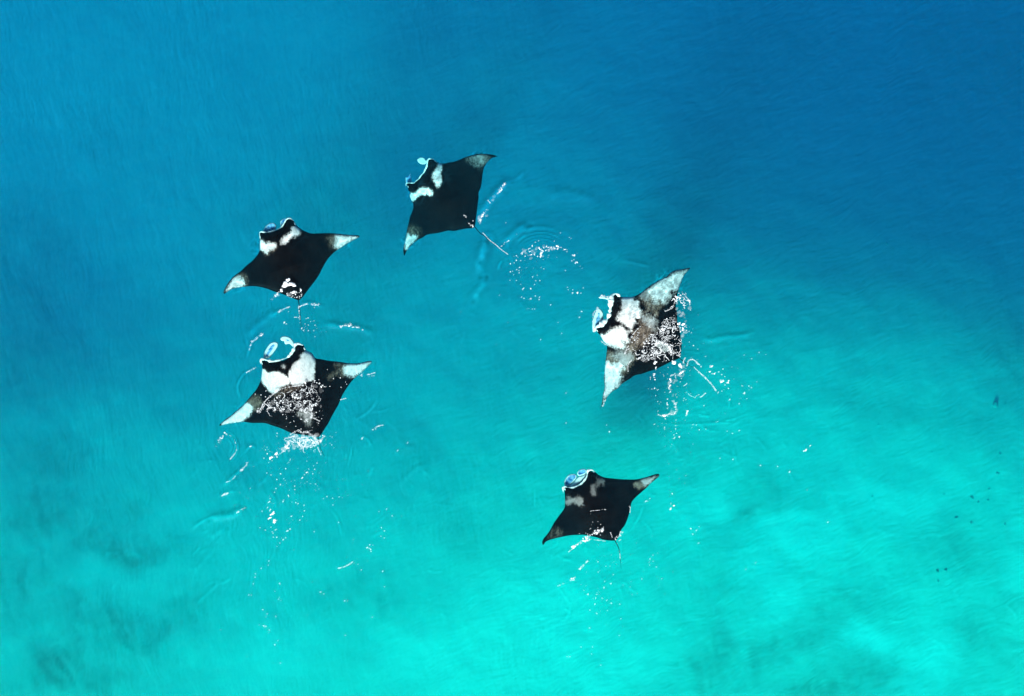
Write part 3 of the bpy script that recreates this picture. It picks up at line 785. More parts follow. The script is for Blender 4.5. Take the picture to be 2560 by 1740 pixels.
class Foam:
    def __init__(self, seed):
        self.b = []; self.r = random.Random(seed)
    def add(self, x, y, r, e=1.0, a=None, h=.45, froth=None):
        if froth is None: froth = min(1.0, self.r.uniform(.35, .85) + r * 14)
        self.b.append((x, y, max(r, .004), e, self.r.uniform(0, 6.28) if a is None else a, h, froth))
    def veil(self, z, poly, n, r0, r1, thick=.16):
        """thin milky froth just under the surface film"""
        P = wp(z, poly); lo, hi = P.min(0), P.max(0)
        gx_, gy_ = np.array([self.r.uniform(lo[0], hi[0]) for _ in range(n * 4)]), np.array([self.r.uniform(lo[1], hi[1]) for _ in range(n * 4)])
        ok = inside(gx_, gy_, P) & (fbm(gx_, gy_, 3.0, 3, 88) > -.05)
        for x, y in list(zip(gx_[ok], gy_[ok]))[:n]:
            self.add(x, y, self.r.uniform(r0, r1), self.r.uniform(1, 2.2), None, .06, thick * self.r.uniform(.4, 1.3))
    def dots(self, z, pts):
        """single flecks: (x, y, radius[, elongated])"""
        sc = Z[z][2] / S
        for p in pts:
            x, y = wp(z, [p[:2]])[0]
            r = .8 * (p[2] if len(p) > 2 else 1.6 * Z[z][2]) / sc
            e = len(p) > 3
            if r < .013 and not e: self.add(x, y, r)
            else:
                n = 5 if r < .03 else 12
                a = self.r.uniform(0, 3.14) if e is False else self.r.uniform(.3, 1.3)
                for _ in range(n):
                    t = self.r.gauss(0, .65 if e else .38) * r; s = self.r.gauss(0, .28) * r
                    self.add(x + t * math.cos(a) - s * math.sin(a), y + t * math.sin(a) + s * math.cos(a), r * self.r.uniform(.2, .5), self.r.uniform(1, 1.8), a)
    def line(self, z, pts, w, density=1.0, holes=.0):
        sc = Z[z][2] / S; w = w / sc
        P = catmull(wp(z, pts), max(.005, .16 * w))
        ph = self.r.uniform(0, 50)
        for i, (x, y) in enumerate(P):
            n = fbm(np.array([i * .11 + ph]), np.array([ph]), 1.0, 3, 77)[0]
            if n < holes * 1.2 - .6: continue
            if self.r.random() > density: continue
            t = P[min(i + 1, len(P) - 1)] - P[max(i - 1, 0)]
            a = math.atan2(t[1], t[0])
            k = max(.25, .8 + 1.1 * n)
            if self.r.random() < .22: continue
            for _ in range(3):
                o = self.r.gauss(0, .30) * w * k
                q = self.r.random() ** 2
                self.add(x - o * math.sin(a) + self.r.gauss(0, .16) * w, y + o * math.cos(a), w * (.035 + .19 * q) * k, self.r.uniform(1, 2.4), a + self.r.gauss(0, .8))
    def area(self, z, poly, n, r0, r1, web=False):
        sc = Z[z][2] / S
        P = wp(z, poly); lo, hi = P.min(0), P.max(0); c = 0; tries = 0
        while c < n and tries < n * 40:
            tries += 1
            x, y = self.r.uniform(lo[0], hi[0]), self.r.uniform(lo[1], hi[1])
            if not inside(np.array([x]), np.array([y]), P)[0]: continue
            if web and abs(fbm(np.array([x]), np.array([y]), 6.0, 2, 55)[0]) > .13: continue
            self.add(x, y, self.r.triangular(r0, r1, r0) / sc, self.r.uniform(1, 2.0)); c += 1
    def threads(self, z, poly, n, steps, w, seed=0):
        """thin wandering strings of froth"""
        P = wp(z, poly); lo, hi = P.min(0), P.max(0)
        for _ in range(n):
            for _t in range(30):
                x, y = self.r.uniform(lo[0], hi[0]), self.r.uniform(lo[1], hi[1])
                if inside(np.array([x]), np.array([y]), P)[0]: break
            a = self.r.uniform(0, 6.28); da = 0.0; ww = w * self.r.uniform(.4, 1.3); fr = self.r.uniform(.35, 1.0)
            k = int(steps * self.r.uniform(.4, 1.2))
            for i in range(k):
                da = .7 * da + self.r.gauss(0, .22); a += da
                x += .011 * math.cos(a); y += .011 * math.sin(a)
                t = math.sin(math.pi * (i + .5) / k)
                self.add(x, y, ww * (.35 + .65 * t) * self.r.uniform(.6, 1.3), self.r.uniform(1.2, 2.4), a, .35, fr)
    def spray(self, z, cx, cy, sx, sy, n, r0=.4, r1=1.6, rot=0.0):
        """scattered droplets in photograph pixels"""
        for _ in range(n // 2):
            u, v = self.r.gauss(0, sx), self.r.gauss(0, sy)
            x, y = cx + u * math.cos(rot) - v * math.sin(rot), cy + u * math.sin(rot) + v * math.cos(rot)
            w_ = wp('px', [(x, y)])[0]
            self.add(w_[0], w_[1], self.r.triangular(r0, r1, r0) * S, self.r.uniform(1, 1.7))
    def build(self, name, label, lift=0.0):
        A = np.array(self.b); n = len(A)
        rg = np.random.default_rng(n)
        V = np.repeat(DV[None], n, 0) * rg.uniform(.78, 1.22, (n, len(DV), 1))
        r, e, a, h = A[:, 2], A[:, 3], A[:, 4], A[:, 5]
        vx = V[:, :, 0] * (r * np.sqrt(e))[:, None]; vy = V[:, :, 1] * (r / np.sqrt(e))[:, None]; vz = V[:, :, 2] * (r * h)[:, None]
        ca, sa = np.cos(a)[:, None], np.sin(a)[:, None]
        gx = A[:, 0][:, None] + vx * ca - vy * sa; gy = A[:, 1][:, None] + vx * sa + vy * ca
        gz = water_z(A[:, 0], A[:, 1])[:, None] + vz + .002 + lift
        VV = np.stack([gx, gy, gz], 2).reshape(-1, 3)
        FF = (DF[None] + (np.arange(n) * len(DV))[:, None, None]).reshape(-1, 3)
        o = mesh_obj(name, VV, FF, FOAM)
        add_attr(o, 'froth', np.repeat(A[:, 6], len(DV)))
        o['kind'] = 'stuff'; o['label'] = label; o['category'] = 'foam'
        return o

f1 = Foam(1)
f1.line(1, [(1500, 590), (1450, 650), (1430, 685)], 42); f1.line(1, [(1430, 690), (1400, 715)], 22); f1.line(1, [(1285, 795), (1310, 832)], 22)
f1.line(1, [(1268, 910), (1215, 980), (1190, 1040), (1185, 1095)], 22, .8, .45); f1.line(1, [(1225, 960), (1200, 1000)], 26)
f1.line(1, [(1205, 1180), (1240, 1215), (1300, 1282), (1380, 1342), (1440, 1395), (1530, 1460)], 6, 1, .25)
f1.line(1, [(1440, 1370), (1480, 1335), (1540, 1292)], 8, .7, .4); f1.dots(1, [(1540, 1292, 8), (1505, 1070, 5), (1633, 1476, 6), (1635, 1532, 8), (1608, 1566, 6)])
f1.line(1, [(985, 975), (1015, 1002)], 14); f1.line(1, [(1048, 1075), (1070, 1110)], 14); f1.line(1, [(1088, 1095), (1102, 1122)], 12); f1.dots(1, [(1100, 1047, 7)])
f1.veil(1, [(1150, 1000), (1330, 740), (1480, 590), (1520, 640), (1360, 830), (1230, 1100)], 14, .02, .05, .1)
f1.build('sea_foam', 'thin white foam line trailing from the tail of the uppermost ray')

fs = Foam(2)
fs.dots('swirl', [(1080, 395, 24, 1), (1035, 435, 18, 1), (895, 515, 20, 1), (955, 578, 22), (1050, 490, 22, 1), (1125, 525, 14), (1045, 560, 15), (1180, 575, 18), (1240, 570, 28, 1), (1250, 520, 28, 1),
    (1255, 470, 18, 1), (1290, 425, 15, 1), (1340, 400, 18, 1), (1330, 470, 20, 1), (1380, 460, 14), (1490, 425, 15), (1570, 430, 22, 1), (1680, 455, 15, 1), (1810, 555, 15, 1), (1795, 655, 15), (1830, 640, 8), (1870, 675, 9),
    (690, 712, 11), (797, 650, 11), (875, 655, 10), (855, 775, 18), (845, 835, 12), (845, 880, 15, 1), (690, 855, 11), (730, 845, 8), (805, 817, 9), (748, 908, 9), (680, 1010, 14), (797, 1013, 10), (1093, 950, 15, 1), (1145, 1015, 10),
    (1220, 1015, 9), (1170, 920, 7), (920, 1155, 21, 1), (1055, 1160, 22), (890, 1310, 10), (935, 1333, 9), (1055, 1333, 22, 1), (1138, 1290, 10), (1215, 1310, 10), (1203, 1353, 15), (1678, 835, 12), (1288, 803, 9), (1900, 1230, 27, 1),
    (2000, 1145, 11), (1955, 1240, 9), (1715, 1135, 9), (1730, 1180, 7), (1810, 1180, 7), (1415, 1447, 9), (1590, 157, 8), (1750, 240, 8), (1780, 262, 6), (660, 300, 9), (1137, 325, 10), (1195, 300, 14, 1), (875, 1083, 8), (1125, 1085, 8), (1085, 1525, 7), (1122, 1525, 7), (1965, 1570, 12, 1)])
for q in ([(800, 590), (950, 500), (1150, 450), (1350, 440), (1600, 445), (1830, 570), (1870, 700)], [(940, 530), (1100, 490), (1300, 480), (1420, 460)], [(900, 560), (1100, 540), (1300, 530)]):
    fs.line('swirl', q, 70, .16, .25)
fs.spray('px', 1340, 640, 55, 30, 50, .3, 1.0); fs.spray('px', 1300, 770, 60, 50, 22, .3, .9)
fs.dots('tr', [(280, 1160, 5), (275, 1330, 5), (305, 1440, 5, 1), (315, 1415, 4), (210, 1463, 3), (175, 1385, 3), (130, 1540, 3), (225, 1513, 3)])
fs.veil('swirl', [(780, 600), (950, 450), (1300, 400), (1620, 430), (1620, 500), (1300, 580), (950, 640)], 18, .02, .045, .1)
fs.build('sea_foam', 'ring of loose white foam flecks on open water between the upper rays')

f2 = Foam(3)
f2.area(2, [(1080, 990), (1140, 1050), (1175, 1100), (1150, 1125), (1080, 1130), (1010, 1150), (985, 1110), (1020, 1050)], 110, 8, 24, True)
f2.area(2, [(1150, 1090), (1240, 1120), (1260, 1170), (1150, 1195), (1000, 1200), (960, 1150), (1060, 1120)], 60, 5, 16, True)
f2.area(2, [(1000, 1200), (1260, 1170), (1280, 1240), (1200, 1290), (1100, 1250)], 30, 3, 10)
f2.line(2, [(970, 1170), (920, 1215), (880, 1255), (845, 1295)], 40, .55, .2)
f2.line(2, [(935, 1468), (1000, 1430), (1095, 1392)], 20, 1, .1); f2.line(2, [(1225, 1392), (1260, 1380), (1330, 1355)], 14, 1, .2); f2.line(2, [(1330, 1355), (1430, 1358), (1515, 1368)], 24, .8, .3)
f2.dots(2, [(1175, 1540, 14), (1220, 1545, 10), (1330, 1560, 10), (1355, 1550, 12), (1230, 1450, 9), (1445, 1405, 7), (1080, 1460, 6)])
f2.line(2, [(1222, 1400), (1232, 1500), (1245, 1600)], 8, .5, .4)
f2.line('tl', [(1545, 1482), (1590, 1474), (1630, 1488), (1650, 1500)], 9, .9, .2); f2.dots('tl', [(1585, 1478, 8, 1), (1605, 1482, 6, 1)])
f2.dots('tl', [(1290, 1465, 6, 1), (1300, 1470, 4), (1370, 1490, 4, 1), (1378, 1500, 3), (1400, 1500, 4), (1425, 1500, 3), (1430, 1475, 3), (1410, 1460, 3), (1400, 1475, 2.5), (1385, 1470, 3), (1430, 1528, 3), (1345, 1440, 3)])
f2.spray('px', 765, 815, 30, 12, 30, .3, .9)
f2.veil(2, [(850, 1300), (960, 1160), (1080, 990), (1180, 1080), (1270, 1180), (1200, 1290), (980, 1210)], 8, .03, .06, .12)
f2.build('sea_foam', 'foam cluster over the tail of the upper left black ray')

f3 = Foam(4)
f3.line(3, [(600, 1105), (650, 1060), (680, 985), (780, 890), (860, 830), (950, 790), (1100, 765), (1210, 755)], 16, 1, .15)
f3.line(3, [(590, 1085), (610, 1120), (640, 1105), (650, 1060), (600, 1060)], 26, .8, .1)
f3.line(3, [(850, 1000), (930, 960), (1010, 920), (1095, 880)], 80, .9, .1); f3.line(3, [(800, 1065), (900, 1085), (970, 1030), (1040, 1010)], 44, .7, .25)
f3.line(3, [(1080, 1055), (1180, 1080), (1270, 1055), (1300, 1020), (1390, 1000)], 26, .9, .2); f3.line(3, [(1280, 1050), (1315, 1120), (1310, 1170), (1250, 1205), (1220, 1240)], 20, 1, .1)
f3.line(3, [(1110, 1120), (1160, 1170), (1210, 1230)], 26, .5, .3); f3.line(3, [(1325, 1180), (1420, 1228)], 18, 1, .1)
f3.line(3, [(1220, 725), (1270, 695), (1330, 692), (1400, 720), (1450, 765)], 44, .35, .2); f3.line(3, [(1090, 850), (1180, 820), (1260, 800)], 24, .6, .3); f3.line(3, [(1120, 930), (1190, 890), (1260, 900)], 30, .6, .3)
f3.area(3, [(680, 960), (800, 900), (1000, 830), (1350, 720), (1400, 1000), (1050, 1060), (800, 1080), (650, 1090)], 60, 3, 9, True)
f3.threads(3, [(680, 960), (800, 900), (1000, 830), (1350, 740), (1420, 1000), (1300, 1200), (1050, 1060), (800, 1080), (650, 1090)], 46, 26, .009)
f3.threads('trail', [(1000, 120), (1100, 60), (1450, 60), (1420, 200), (1250, 220), (1100, 180), (1000, 260)], 26, 20, .010)
f3.area(3, [(900, 1130), (1480, 760), (1500, 1250), (1350, 1390), (1000, 1350)], 60, 2, 8)
f3.dots(3, [(1480, 770, 10), (1497, 775, 12, 1), (1550, 768, 12), (1600, 665, 8), (1690, 655, 8), (1760, 710, 12), (1775, 740, 10), (1700, 780, 11), (1408, 680, 6), (1520, 545, 5), (710, 830, 12, 1), (705, 905, 8), (645, 880, 7), (570, 870, 6)])
f3.line(3, [(1030, 1405), (1080, 1370), (1150, 1345), (1180, 1375), (1260, 1370), (1330, 1430)], 22, 1, .05)
f3.line('trail', [(1020, 120), (1010, 85), (1060, 75), (1140, 55)], 18, 1, .05); f3.line('trail', [(1130, 75), (1160, 130), (1200, 165)], 40, 1, 0)
for k in range(5):
    cx, cy, rx, ry = ((1290, 130, 85, 65), (1300, 135, 45, 36), (1260, 100, 60, 30), (1340, 150, 55, 50), (1240, 150, 45, 45))[k]
    f3.line('trail', [(cx + rx * math.cos(t), cy + ry * math.sin(t)) for t in np.linspace(k, k + 5.6, 10)], 17, .9, .2)
f3.line('trail', [(1000, 255), (1035, 195), (1070, 140)], 36, .85, .1); f3.line('trail', [(870, 320), (940, 290), (1000, 245)], 18, .8, .2); f3.line('trail', [(1470, 122), (1500, 95), (1525, 45)], 36, .9, 0)
f3.line('trail', [(1405, 70), (1425, 120), (1445, 160)], 20, 1, .1); f3.line('trail', [(1445, 200), (1485, 300)], 10, 1, .2)
f3.dots('trail', [(830, 335, 32, 1), (815, 355, 16), (900, 285, 28), (910, 330, 18), (760, 235, 13), (785, 285, 18, 1), (737, 345, 12), (845, 375, 10), (800, 400, 6), (1408, 230, 11), (1630, 172, 10), (1555, 165, 9), (1635, 65, 6), (910, 15, 7), (908, 55, 7)])
f3.spray('px', 775, 1105, 40, 14, 90, .3, 1.1); f3.spray('px', 690, 1130, 25, 18, 40, .3, 1.0)
f3.line(3, [(490, 295), (505, 240), (540, 170)], 14, .6, .35); f3.line(3, [(520, 170), (560, 165), (620, 105), (680, 68)], 22, .6, .3); f3.line(3, [(450, 590), (520, 548), (575, 520)], 13, .8, .35)
f3.line(3, [(2040, 618), (2090, 605), (2145, 588)], 10, .9, .2); f3.line(3, [(2060, 640), (2140, 625)], 6, .5, .3); f3.line(3, [(1965, 590), (1965, 640)], 22, .6, .2); f3.line(3, [(1690, 945), (1765, 925)], 13, .9, .2)
f3.veil(3, [(640, 1080), (800, 890), (1100, 770), (1420, 740), (1480, 1000), (1340, 1200), (1100, 1100), (800, 1100)], 26, .03, .07, .07)
f3.veil(3, [(940, 1580), (1020, 1390), (1300, 1400), (1480, 1400), (1500, 1500), (1380, 1580), (1150, 1600), (850, 1640)], 34, .025, .06, .16)
f3.build('sea_foam', 'foam streaks over the back and tail of the white-shouldered ray')

ft = Foam(5)
ft.line('trail', [(430, 518), (470, 470), (515, 430)], 22); ft.line('trail', [(505, 410), (525, 400)], 14); ft.line('trail', [(365, 575), (330, 615), (290, 645)], 7, .8, .3); ft.line('trail', [(240, 660), (270, 650)], 16)  # glints on wave crests, drawn as foam strokes, here and on the next line
ft.line('trail', [(178, 846), (220, 820), (268, 798)], 20); ft.line('trail', [(380, 1062), (412, 1038)], 22); ft.line('trail', [(435, 1022), (485, 996)], 10, 1, .2)
ft.line('trail', [(110, 190), (140, 140), (170, 85), (230, 15)], 26, .5, .4); ft.line('trail', [(210, 30), (290, 45), (350, 110), (375, 230), (340, 300), (250, 405)], 9, .8, .5)
ft.dots('trail', [(560, 190, 18, 1), (2035, 80, 15, 1), (830, 565, 11), (960, 548, 13), (908, 622, 12), (953, 688, 12), (1024, 482, 8), (1066, 400, 9), (1083, 365, 9, 1), (875, 795, 11), (895, 742, 7), (820, 875, 12), (785, 990, 12, 1), (797, 925, 8), (815, 915, 7),  # the first two are wave glints drawn as foam
    (820, 1030, 15, 1), (850, 1070, 30, 1), (815, 1130, 22, 1), (875, 1170, 36), (905, 1162, 12, 1), (795, 1148, 12, 1), (830, 1253, 9), (755, 1293, 9), (855, 1333, 9), (848, 1313, 7), (905, 1390, 17), (988, 1418, 15, 1), (1023, 1392, 10), (1040, 1300, 17, 1), (945, 1462, 9), (910, 1507, 6),
    (1140, 713, 13), (1145, 757, 10), (1060, 850, 13, 1), (1057, 833, 8), (998, 895, 11, 1), (990, 917, 10, 1), (1310, 525, 18, 1), (1245, 605, 16, 1), (1270, 560, 8), (1325, 487, 9), (1390, 445, 9), (1405, 490, 11), (1380, 550, 8), (1268, 962, 11, 1), (1270, 1037, 8), (1245, 1110, 7), (1210, 1160, 10),
    (1100, 1105, 14, 1), (1155, 928, 8), (1187, 940, 8), (1416, 684, 8), (1416, 766, 9), (1567, 850, 8), (1520, 875, 7), (1645, 958, 7), (1640, 870, 6), (1730, 853, 6), (1400, 1310, 9), (1720, 1190, 7), (2130, 1483, 8), (2090, 1525, 8), (2120, 1530, 6), (2143, 1545, 8), (2147, 1570, 8), (2170, 1492, 6), (560, 737, 9), (685, 1260, 6), (1348, 680, 8, 1),
    (1080, 1275, 8), (860, 1383, 7), (885, 1290, 6), (900, 1280, 6), (712, 1042, 7), (775, 538, 7), (1435, 408, 7), (1300, 383, 5)])
ft.spray('px', 700, 1240, 60, 60, 110, .25, .8, .6); ft.spray('px', 820, 1200, 60, 40, 60, .25, .7); ft.spray('px', 690, 1500, 50, 120, 50, .25, .8); ft.spray('px', 920, 1330, 50, 60, 36, .25, .7)
ft.dots('bl', [(1160, 1025, 3), (1158, 1040, 2.5), (1150, 1070, 2), (1270, 1070, 4), (1130, 1120, 3.5, 1), (1140, 1122, 3.5), (1265, 1140, 3), (1193, 1187, 4), (1213, 1207, 3), (1252, 1218, 3), (1197, 1261, 5), (1208, 1262, 4.5), (1222, 1280, 3), (1248, 1345, 4.5), (1273, 1430, 4), (1455, 1107, 4, 1),
    (1470, 1115, 3), (1565, 1147, 4, 1), (1578, 1147, 3), (1690, 1222, 3.5), (1568, 1305, 3), (1745, 1083, 3), (1735, 1015, 4, 1), (1640, 1007, 3.5), (1733, 815, 4, 1), (1745, 830, 2.5), (1745, 862, 4), (1730, 855, 3), (1680, 910, 3.5), (1668, 905, 2.5), (1720, 742, 2.5, 1), (1755, 730, 2.5), (1780, 762, 2.5), (1850, 430, 4, 1), (1805, 465, 4, 1), (1720, 355, 5, 1), (1705, 368, 4, 1), (1185, 1000, 3), (1220, 966, 3), (1218, 985, 2)])
ft.line('bl', [(1535, 1000), (1570, 990), (1605, 968)], 4, .9, .3); ft.line('bl', [(1690, 372), (1715, 355), (1740, 350)], 5, .8, .3)
ft.build('sea_foam', 'scattered foam flecks, with wave glints drawn as foam, drifting below the white-shouldered ray on the left')

f4 = Foam(6)
f4.line(4, [(945, 505), (990, 440), (1025, 385), (1080, 352), (1105, 362)], 40, .9, .05); f4.line(4, [(1095, 375), (1145, 438)], 16, .9, .1); f4.line(4, [(880, 530), (930, 515), (975, 470)], 14, .8, .2)
f4.dots(4, [(1085, 490, 13), (1150, 520, 6), (1180, 890, 7), (1070, 720, 22, 1), (1072, 668, 20, 1), (1030, 660, 22, 1), (1110, 730, 9), (1160, 755, 8), (1135, 740, 6), (615, 1020, 16, 1), (660, 995, 10), (780, 1070, 18, 1), (790, 1120, 13), (772, 1195, 14, 1), (780, 1245, 12)])
f4.line(4, [(670, 865), (720, 800), (790, 765), (850, 720), (920, 692), (1030, 705)], 34, .9, .1); f4.line(4, [(712, 1030), (735, 940), (785, 890), (800, 825)], 28, .9, .1); f4.line(4, [(780, 830), (870, 865), (920, 920), (1000, 970), (1042, 1005)], 20, .9, .2)
f4.line(4, [(850, 705), (890, 640), (930, 650), (1000, 640)], 20, .7, .3); f4.line(4, [(830, 760), (930, 740), (1030, 760)], 24, .6, .3); f4.line(4, [(850, 820), (900, 790), (960, 800)], 18, .7, .3); f4.line(4, [(640, 1000), (680, 1000), (730, 960)], 16, .6, .3)
f4.line(4, [(630, 690), (565, 755), (520, 830), (500, 900), (465, 975)], 14, .9, .25); f4.line(4, [(500, 1160), (500, 1090), (540, 1040)], 10, .8, .3)
f4.area(4, [(560, 1000), (660, 860), (790, 760), (880, 600), (1010, 560), (1050, 760), (1050, 960), (880, 1020), (700, 1050)], 60, 3, 9, True)
f4.threads(4, [(560, 1000), (660, 860), (790, 760), (880, 620), (1010, 580), (1050, 760), (1050, 960), (880, 1020), (700, 1050)], 60, 26, .010)
f4.threads(4, [(940, 500), (1060, 350), (1140, 420), (1010, 480)], 8, 16, .010)
f4.area(4, [(560, 1000), (660, 860), (790, 760), (880, 600), (1010, 560), (1050, 760), (1050, 960), (880, 1020), (700, 1050)], 50, 2, 7)
f4.area(4, [(480, 960), (560, 780), (640, 700), (600, 880), (520, 980)], 40, 2, 6)
f4.line(4, [(205, 390), (230, 372), (290, 385)], 14, .9, .1); f4.line(4, [(135, 640), (140, 560), (190, 495)], 14, .6, .2); f4.line(4, [(140, 690), (150, 750)], 14, .7, .2); f4.line(4, [(215, 840), (270, 885)], 8, .7, .3); f4.line(4, [(250, 1380), (265, 1450), (235, 1520)], 8, .6, .3)
f4.line('fling', [(640, 362), (660, 290), (700, 255), (760, 265), (810, 310), (850, 345)], 17, 1, .05); f4.line('fling', [(755, 380), (850, 470), (950, 560), (1050, 670), (1122, 772)], 18, 1, .08); f4.line('fling', [(590, 330), (585, 280), (615, 225)], 16, .8, .2)
f4.line('fling', [(410, 935), (440, 980), (455, 1050), (455, 1110), (430, 1150), (360, 1145), (300, 1170), (240, 1185), (165, 1160)], 34, 1, 0); f4.line('fling', [(455, 1040), (465, 960)], 20, .9, .1); f4.line('fling', [(455, 560), (445, 490), (400, 510), (370, 530)], 18, .9, .1)
f4.line('fling', [(860, 875), (900, 850), (950, 805)], 13, 1, .1); f4.line('fling', [(780, 862), (840, 830)], 11, .7, .3); f4.line('fling', [(585, 690), (640, 655)], 8, .9, .1); f4.line('fling', [(640, 800), (700, 850), (780, 880)], 5, .5, .4)
f4.dots('fling', [(1155, 795, 15, 1), (875, 370, 16, 1), (1045, 370, 26, 1), (1025, 355, 15), (1020, 450, 22, 1), (1060, 485, 14, 1), (1095, 492, 22, 1), (1220, 610, 32, 1), (1190, 595, 16, 1), (1325, 620, 26, 1), (1300, 640, 14), (430, 300, 48), (400, 285, 20), (530, 350, 52), (550, 380, 26), (550, 465, 32, 1), (520, 485, 16),
    (365, 580, 30), (370, 630, 22, 1), (355, 690, 28, 1), (345, 735, 14), (365, 790, 22, 1), (325, 905, 17, 1), (315, 960, 24, 1), (320, 1000, 17), (320, 1058, 12), (280, 1225, 19), (265, 1180, 34), (110, 725, 15), (65, 745, 13), (155, 755, 15, 1), (535, 620, 13, 1), (550, 565, 9), (40, 545, 9), (40, 575, 8),
    (600, 890, 13, 1), (620, 915, 12, 1), (640, 1095, 17), (650, 1150, 17, 1), (625, 1175, 10), (740, 1325, 14, 1), (795, 1330, 11), (1135, 1280, 14, 1), (455, 1395, 15, 1), (455, 1340, 8), (460, 1250, 10), (270, 1370, 15, 1), (275, 1400, 12), (435, 1540, 18, 1), (425, 1495, 11), (515, 1530, 20, 1), (470, 1470, 10), (100, 1325, 16, 1), (845, 1410, 9), (950, 1400, 8),
    (1505, 1425, 13), (1390, 1470, 8), (1305, 1435, 7), (1575, 810, 20, 1), (1700, 718, 15), (1660, 690, 10), (1625, 900, 12), (1500, 985, 12), (1545, 685, 11), (1340, 915, 15, 1), (1325, 730, 10), (1265, 675, 13, 1), (1830, 140, 13), (1235, 410, 10), (1215, 500, 9), (1165, 458, 8), (1265, 535, 8), (1215, 775, 9), (950, 203, 8), (748, 22, 9), (817, 83, 7), (920, 1012, 8),
    (105, 490, 22, 1), (105, 550, 18), (118, 585, 15), (120, 310, 26, 1), (110, 290, 16), (130, 380, 17, 1), (160, 945, 12, 1), (125, 850, 9), (160, 1110, 12, 1), (1790, 620, 8), (1585, 180, 6), (1710, 240, 7), (1940, 172, 7), (300, 275, 12, 1)])
f4.spray('px', 1685, 960, 35, 40, 90, .25, .9); f4.spray('px', 1690, 1070, 22, 50, 70, .25, .9); f4.spray('px', 1830, 950, 40, 40, 50, .25, .8); f4.spray('px', 1712, 790, 14, 45, 40, .25, .9)
f4.dots('br', [(1330, 465, 7, 1), (1353, 445, 5, 1), (1128, 533, 4), (1205, 537, 3.5), (1260, 562, 6, 1), (1340, 645, 3), (795, 290, 7, 1), (245, 340, 3), (245, 205, 3), (445, 378, 5, 1), (430, 350, 3), (1055, 205, 5, 1), (1030, 375, 3.5), (945, 500, 3), (1003, 505, 2.5)])
f4.veil(4, [(480, 980), (640, 700), (800, 740), (1010, 560), (1080, 740), (1060, 980), (900, 1020), (700, 1040), (560, 1060)], 24, .03, .06, .08)
f4.veil(4, [(940, 500), (1060, 340), (1180, 420), (1130, 520), (1120, 800), (1060, 820), (1030, 600)], 16, .025, .05, .12)
f4.veil('fling', [(320, 520), (560, 330), (640, 420), (460, 700), (480, 1100), (250, 1220), (140, 1170), (330, 1080)], 30, .02, .045, .12)
f4.build('sea_foam', 'splashes and flung foam behind the pale winged ray')

f5 = Foam(7)
f5.line(5, [(920, 815), (950, 800), (1040, 795), (1130, 778), (1165, 785)], 5, .8, .4)
f5.line(5, [(1135, 1085), (1060, 1110), (980, 1160), (900, 1210), (820, 1285)], 74, 1, .05); f5.line(5, [(1135, 1110), (1060, 1100)], 20, .8, .1); f5.line(5, [(780, 1295), (740, 1310), (700, 1340)], 34, .9, .1)
f5.dots(5, [(660, 1370, 40, 1), (690, 1350, 22), (960, 980, 7), (1040, 972, 9, 1), (1085, 1015, 8), (1130, 1060, 7), (915, 1090, 9, 1), (750, 1160, 6), (850, 1155, 6), (930, 1080, 6), (880, 1170, 10), (1865, 605, 12), (1805, 645, 16, 1), (2180, 770, 18, 1), (2195, 690, 10, 1)])
f5.line(5, [(640, 1400), (580, 1450)], 13, .9, .2); f5.line(5, [(1315, 1255), (1345, 1210), (1400, 1185)], 32, .9, .05); f5.line(5, [(1380, 1180), (1400, 1130), (1430, 1150)], 16, .9, .1); f5.line(5, [(1340, 1290), (1400, 1260)], 16, .8, .2)
f5.line(5, [(1240, 1145), (1268, 1222)], 12, .9, .1); f5.line(5, [(1540, 720), (1552, 760), (1548, 830)], 14, .9, .1); f5.line(5, [(980, 1260), (1080, 1268), (1160, 1285)], 12, .5, .3); f5.line(5, [(1385, 1440), (1392, 1560)], 7, .7, .3)
f5.line('br', [(345, 965), (325, 985), (305, 1005)], 9, .9, .2); f5.line('br', [(265, 1055), (288, 1040)], 10, 1, 0); f5.line('br', [(205, 1083), (235, 1068)], 5, .7, .3)
f5.dots('br', [(345, 1117, 5, 1), (380, 1135, 5, 1), (385, 1118, 4), (410, 1135, 4), (430, 1145, 4, 1), (450, 1158, 4, 1), (490, 1162, 4, 1), (375, 1162, 4), (355, 1190, 3), (353, 1270, 3.5), (488, 1305, 3), (315, 1357, 3), (365, 1357, 3), (262, 1400, 3.5), (250, 1400, 3), (403, 1440, 3), (625, 957, 4, 1), (640, 968, 3), (655, 993, 4), (625, 985, 3), (640, 940, 3),
    (812, 820, 5), (838, 825, 4, 1), (850, 810, 4), (820, 845, 4), (847, 885, 4, 1), (735, 715, 7, 1), (720, 730, 6, 1), (727, 660, 4), (615, 695, 3), (1435, 790, 4, 1), (390, 970, 3), (460, 1028, 3), (448, 1070, 4, 1), (418, 1088, 4), (420, 1060, 3), (425, 990, 3), (680, 1047, 3), (590, 1047, 2.5), (1060, 1005, 3, 1), (495, 1228, 2.5), (385, 1205, 3), (1105, 975, 2)])
f5.spray('px', 1500, 1480, 45, 60, 90, .25, .9); f5.spray('px', 1630, 1430, 40, 40, 40, .25, .8); f5.spray('px', 1700, 1210, 25, 40, 36, .25, .8)
f5.veil(5, [(560, 1460), (800, 1270), (950, 1120), (1140, 1070), (1150, 1130), (1000, 1230), (850, 1330), (650, 1420)], 24, .02, .045, .2)
f5.build('sea_foam', 'foam streak at the tail and flecks below the lowest ray')

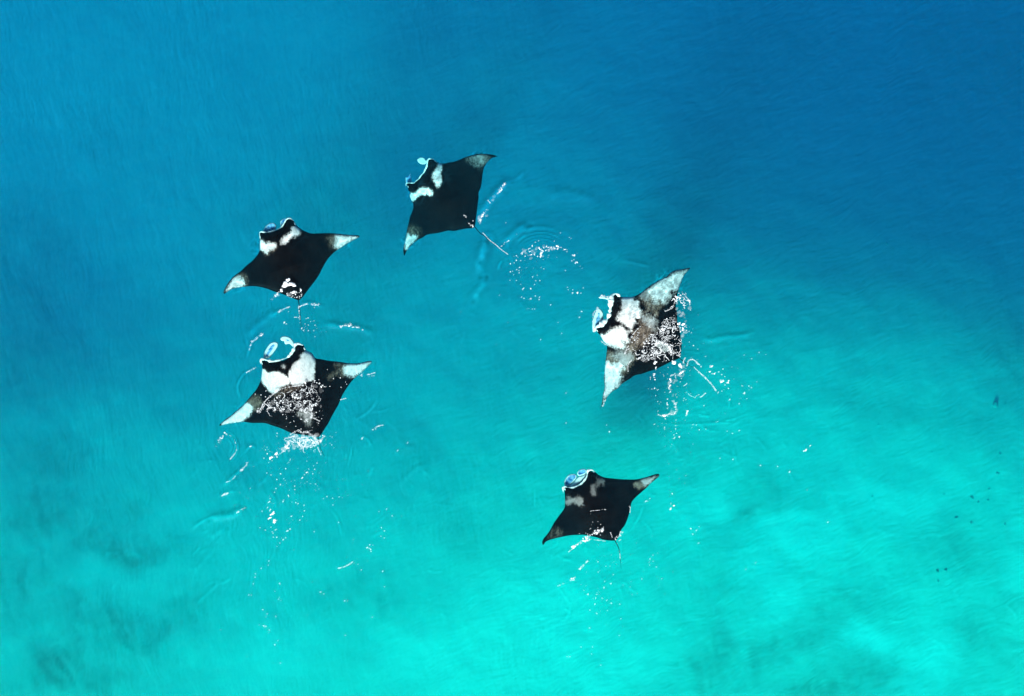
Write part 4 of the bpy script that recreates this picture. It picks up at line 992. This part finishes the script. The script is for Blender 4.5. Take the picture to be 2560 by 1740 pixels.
# ------------------------------------------------------------------ stones on the sand
def stone_material():
    m = NT('dark_stone')
    tc = m.n('ShaderNodeTexCoord').outputs['Object']
    c = m.mix(m.noise(tc, 9.0, 4, .6).outputs[0], (.24, .28, .17), (.42, .44, .28))
    b = m.n('ShaderNodeBsdfDiffuse'); m.l(c, b.inputs['Color']); m.l(b.outputs[0], m.out.inputs['Surface'])
    return m.m
STONE = stone_material()
import bmesh
def stone(px, py, r, label, group, seed):
    bm = bmesh.new(); bmesh.ops.create_icosphere(bm, subdivisions=2, radius=1.0)
    rr = random.Random(seed)
    ph = [rr.uniform(0, 6.28) for _ in range(6)]
    for v in bm.verts:
        k = 1 + .28 * math.sin(3 * v.co.x + ph[0]) + .22 * math.sin(4 * v.co.y + ph[1]) + .2 * math.sin(5 * v.co.z + ph[2]) + rr.uniform(-.08, .08)
        v.co = v.co * k
        v.co.x *= r * (1 + .4 * math.sin(ph[3])); v.co.y *= r * (1 + .4 * math.sin(ph[4])); v.co.z *= r * .7
    me = bpy.data.meshes.new('seabed_stone'); bm.to_mesh(me); bm.free()
    for p in me.polygons: p.use_smooth = True
    me.materials.append(STONE)
    o = bpy.data.objects.new('seabed_stone', me); col.objects.link(o)
    x, y = X(px), Y(py)
    for _ in range(3):                                   # where the sight line through the surface meets the sand
        d = -float(bed_z(X(px) * (1 + 0), Y(py))) if _ == 0 else -float(bed_z(x, y))
        k = (CAM_H + d) / CAM_H
        x, y = X(px) * k, Y(py) * k
    o.scale = (.48,) * 3
    o.location = (x, y, float(bed_z(x, y)) + r * .1)
    o.rotation_euler = (0, 0, ph[5])
    o['label'] = label; o['category'] = 'stone'; o['group'] = group
    return o
G = 'dark stones on the sand'
stone(2489, 1011, .13, 'largest dark stone on the sand near the right edge', G, 1)
stone(2512, 1008, .08, 'small dark stone just right of the largest stone near the right edge', G, 2)
stone(2343, 1428, .10, 'dark stone of a close pair on pale sand at lower right', G, 3)
stone(2364, 1425, .07, 'smaller dark stone, right one of the close pair at lower right', G, 4)
stone(2428, 1307, .08, 'dark stone alone on bright sand at right, above the close pair', G, 5)
for i, (px, py, r) in enumerate([(2430, 1244, .07), (2390, 1294, .06), (2445, 1256, .05), (2470, 1250, .05), (2494, 1184, .06), (2472, 1222, .05), (2512, 1310, .06), (2500, 1135, .05), (2196, 1060, .04), (2345, 1452, .05), (2360, 1235, .045), (2218, 612, .12), (2478, 1120, .05), (2330, 1130, .04), (2180, 1240, .05)]):
    stone(px, py, r, 'tiny dark stone among other scattered stones on the sand at right', 'tiny stones scattered at right', 20 + i)
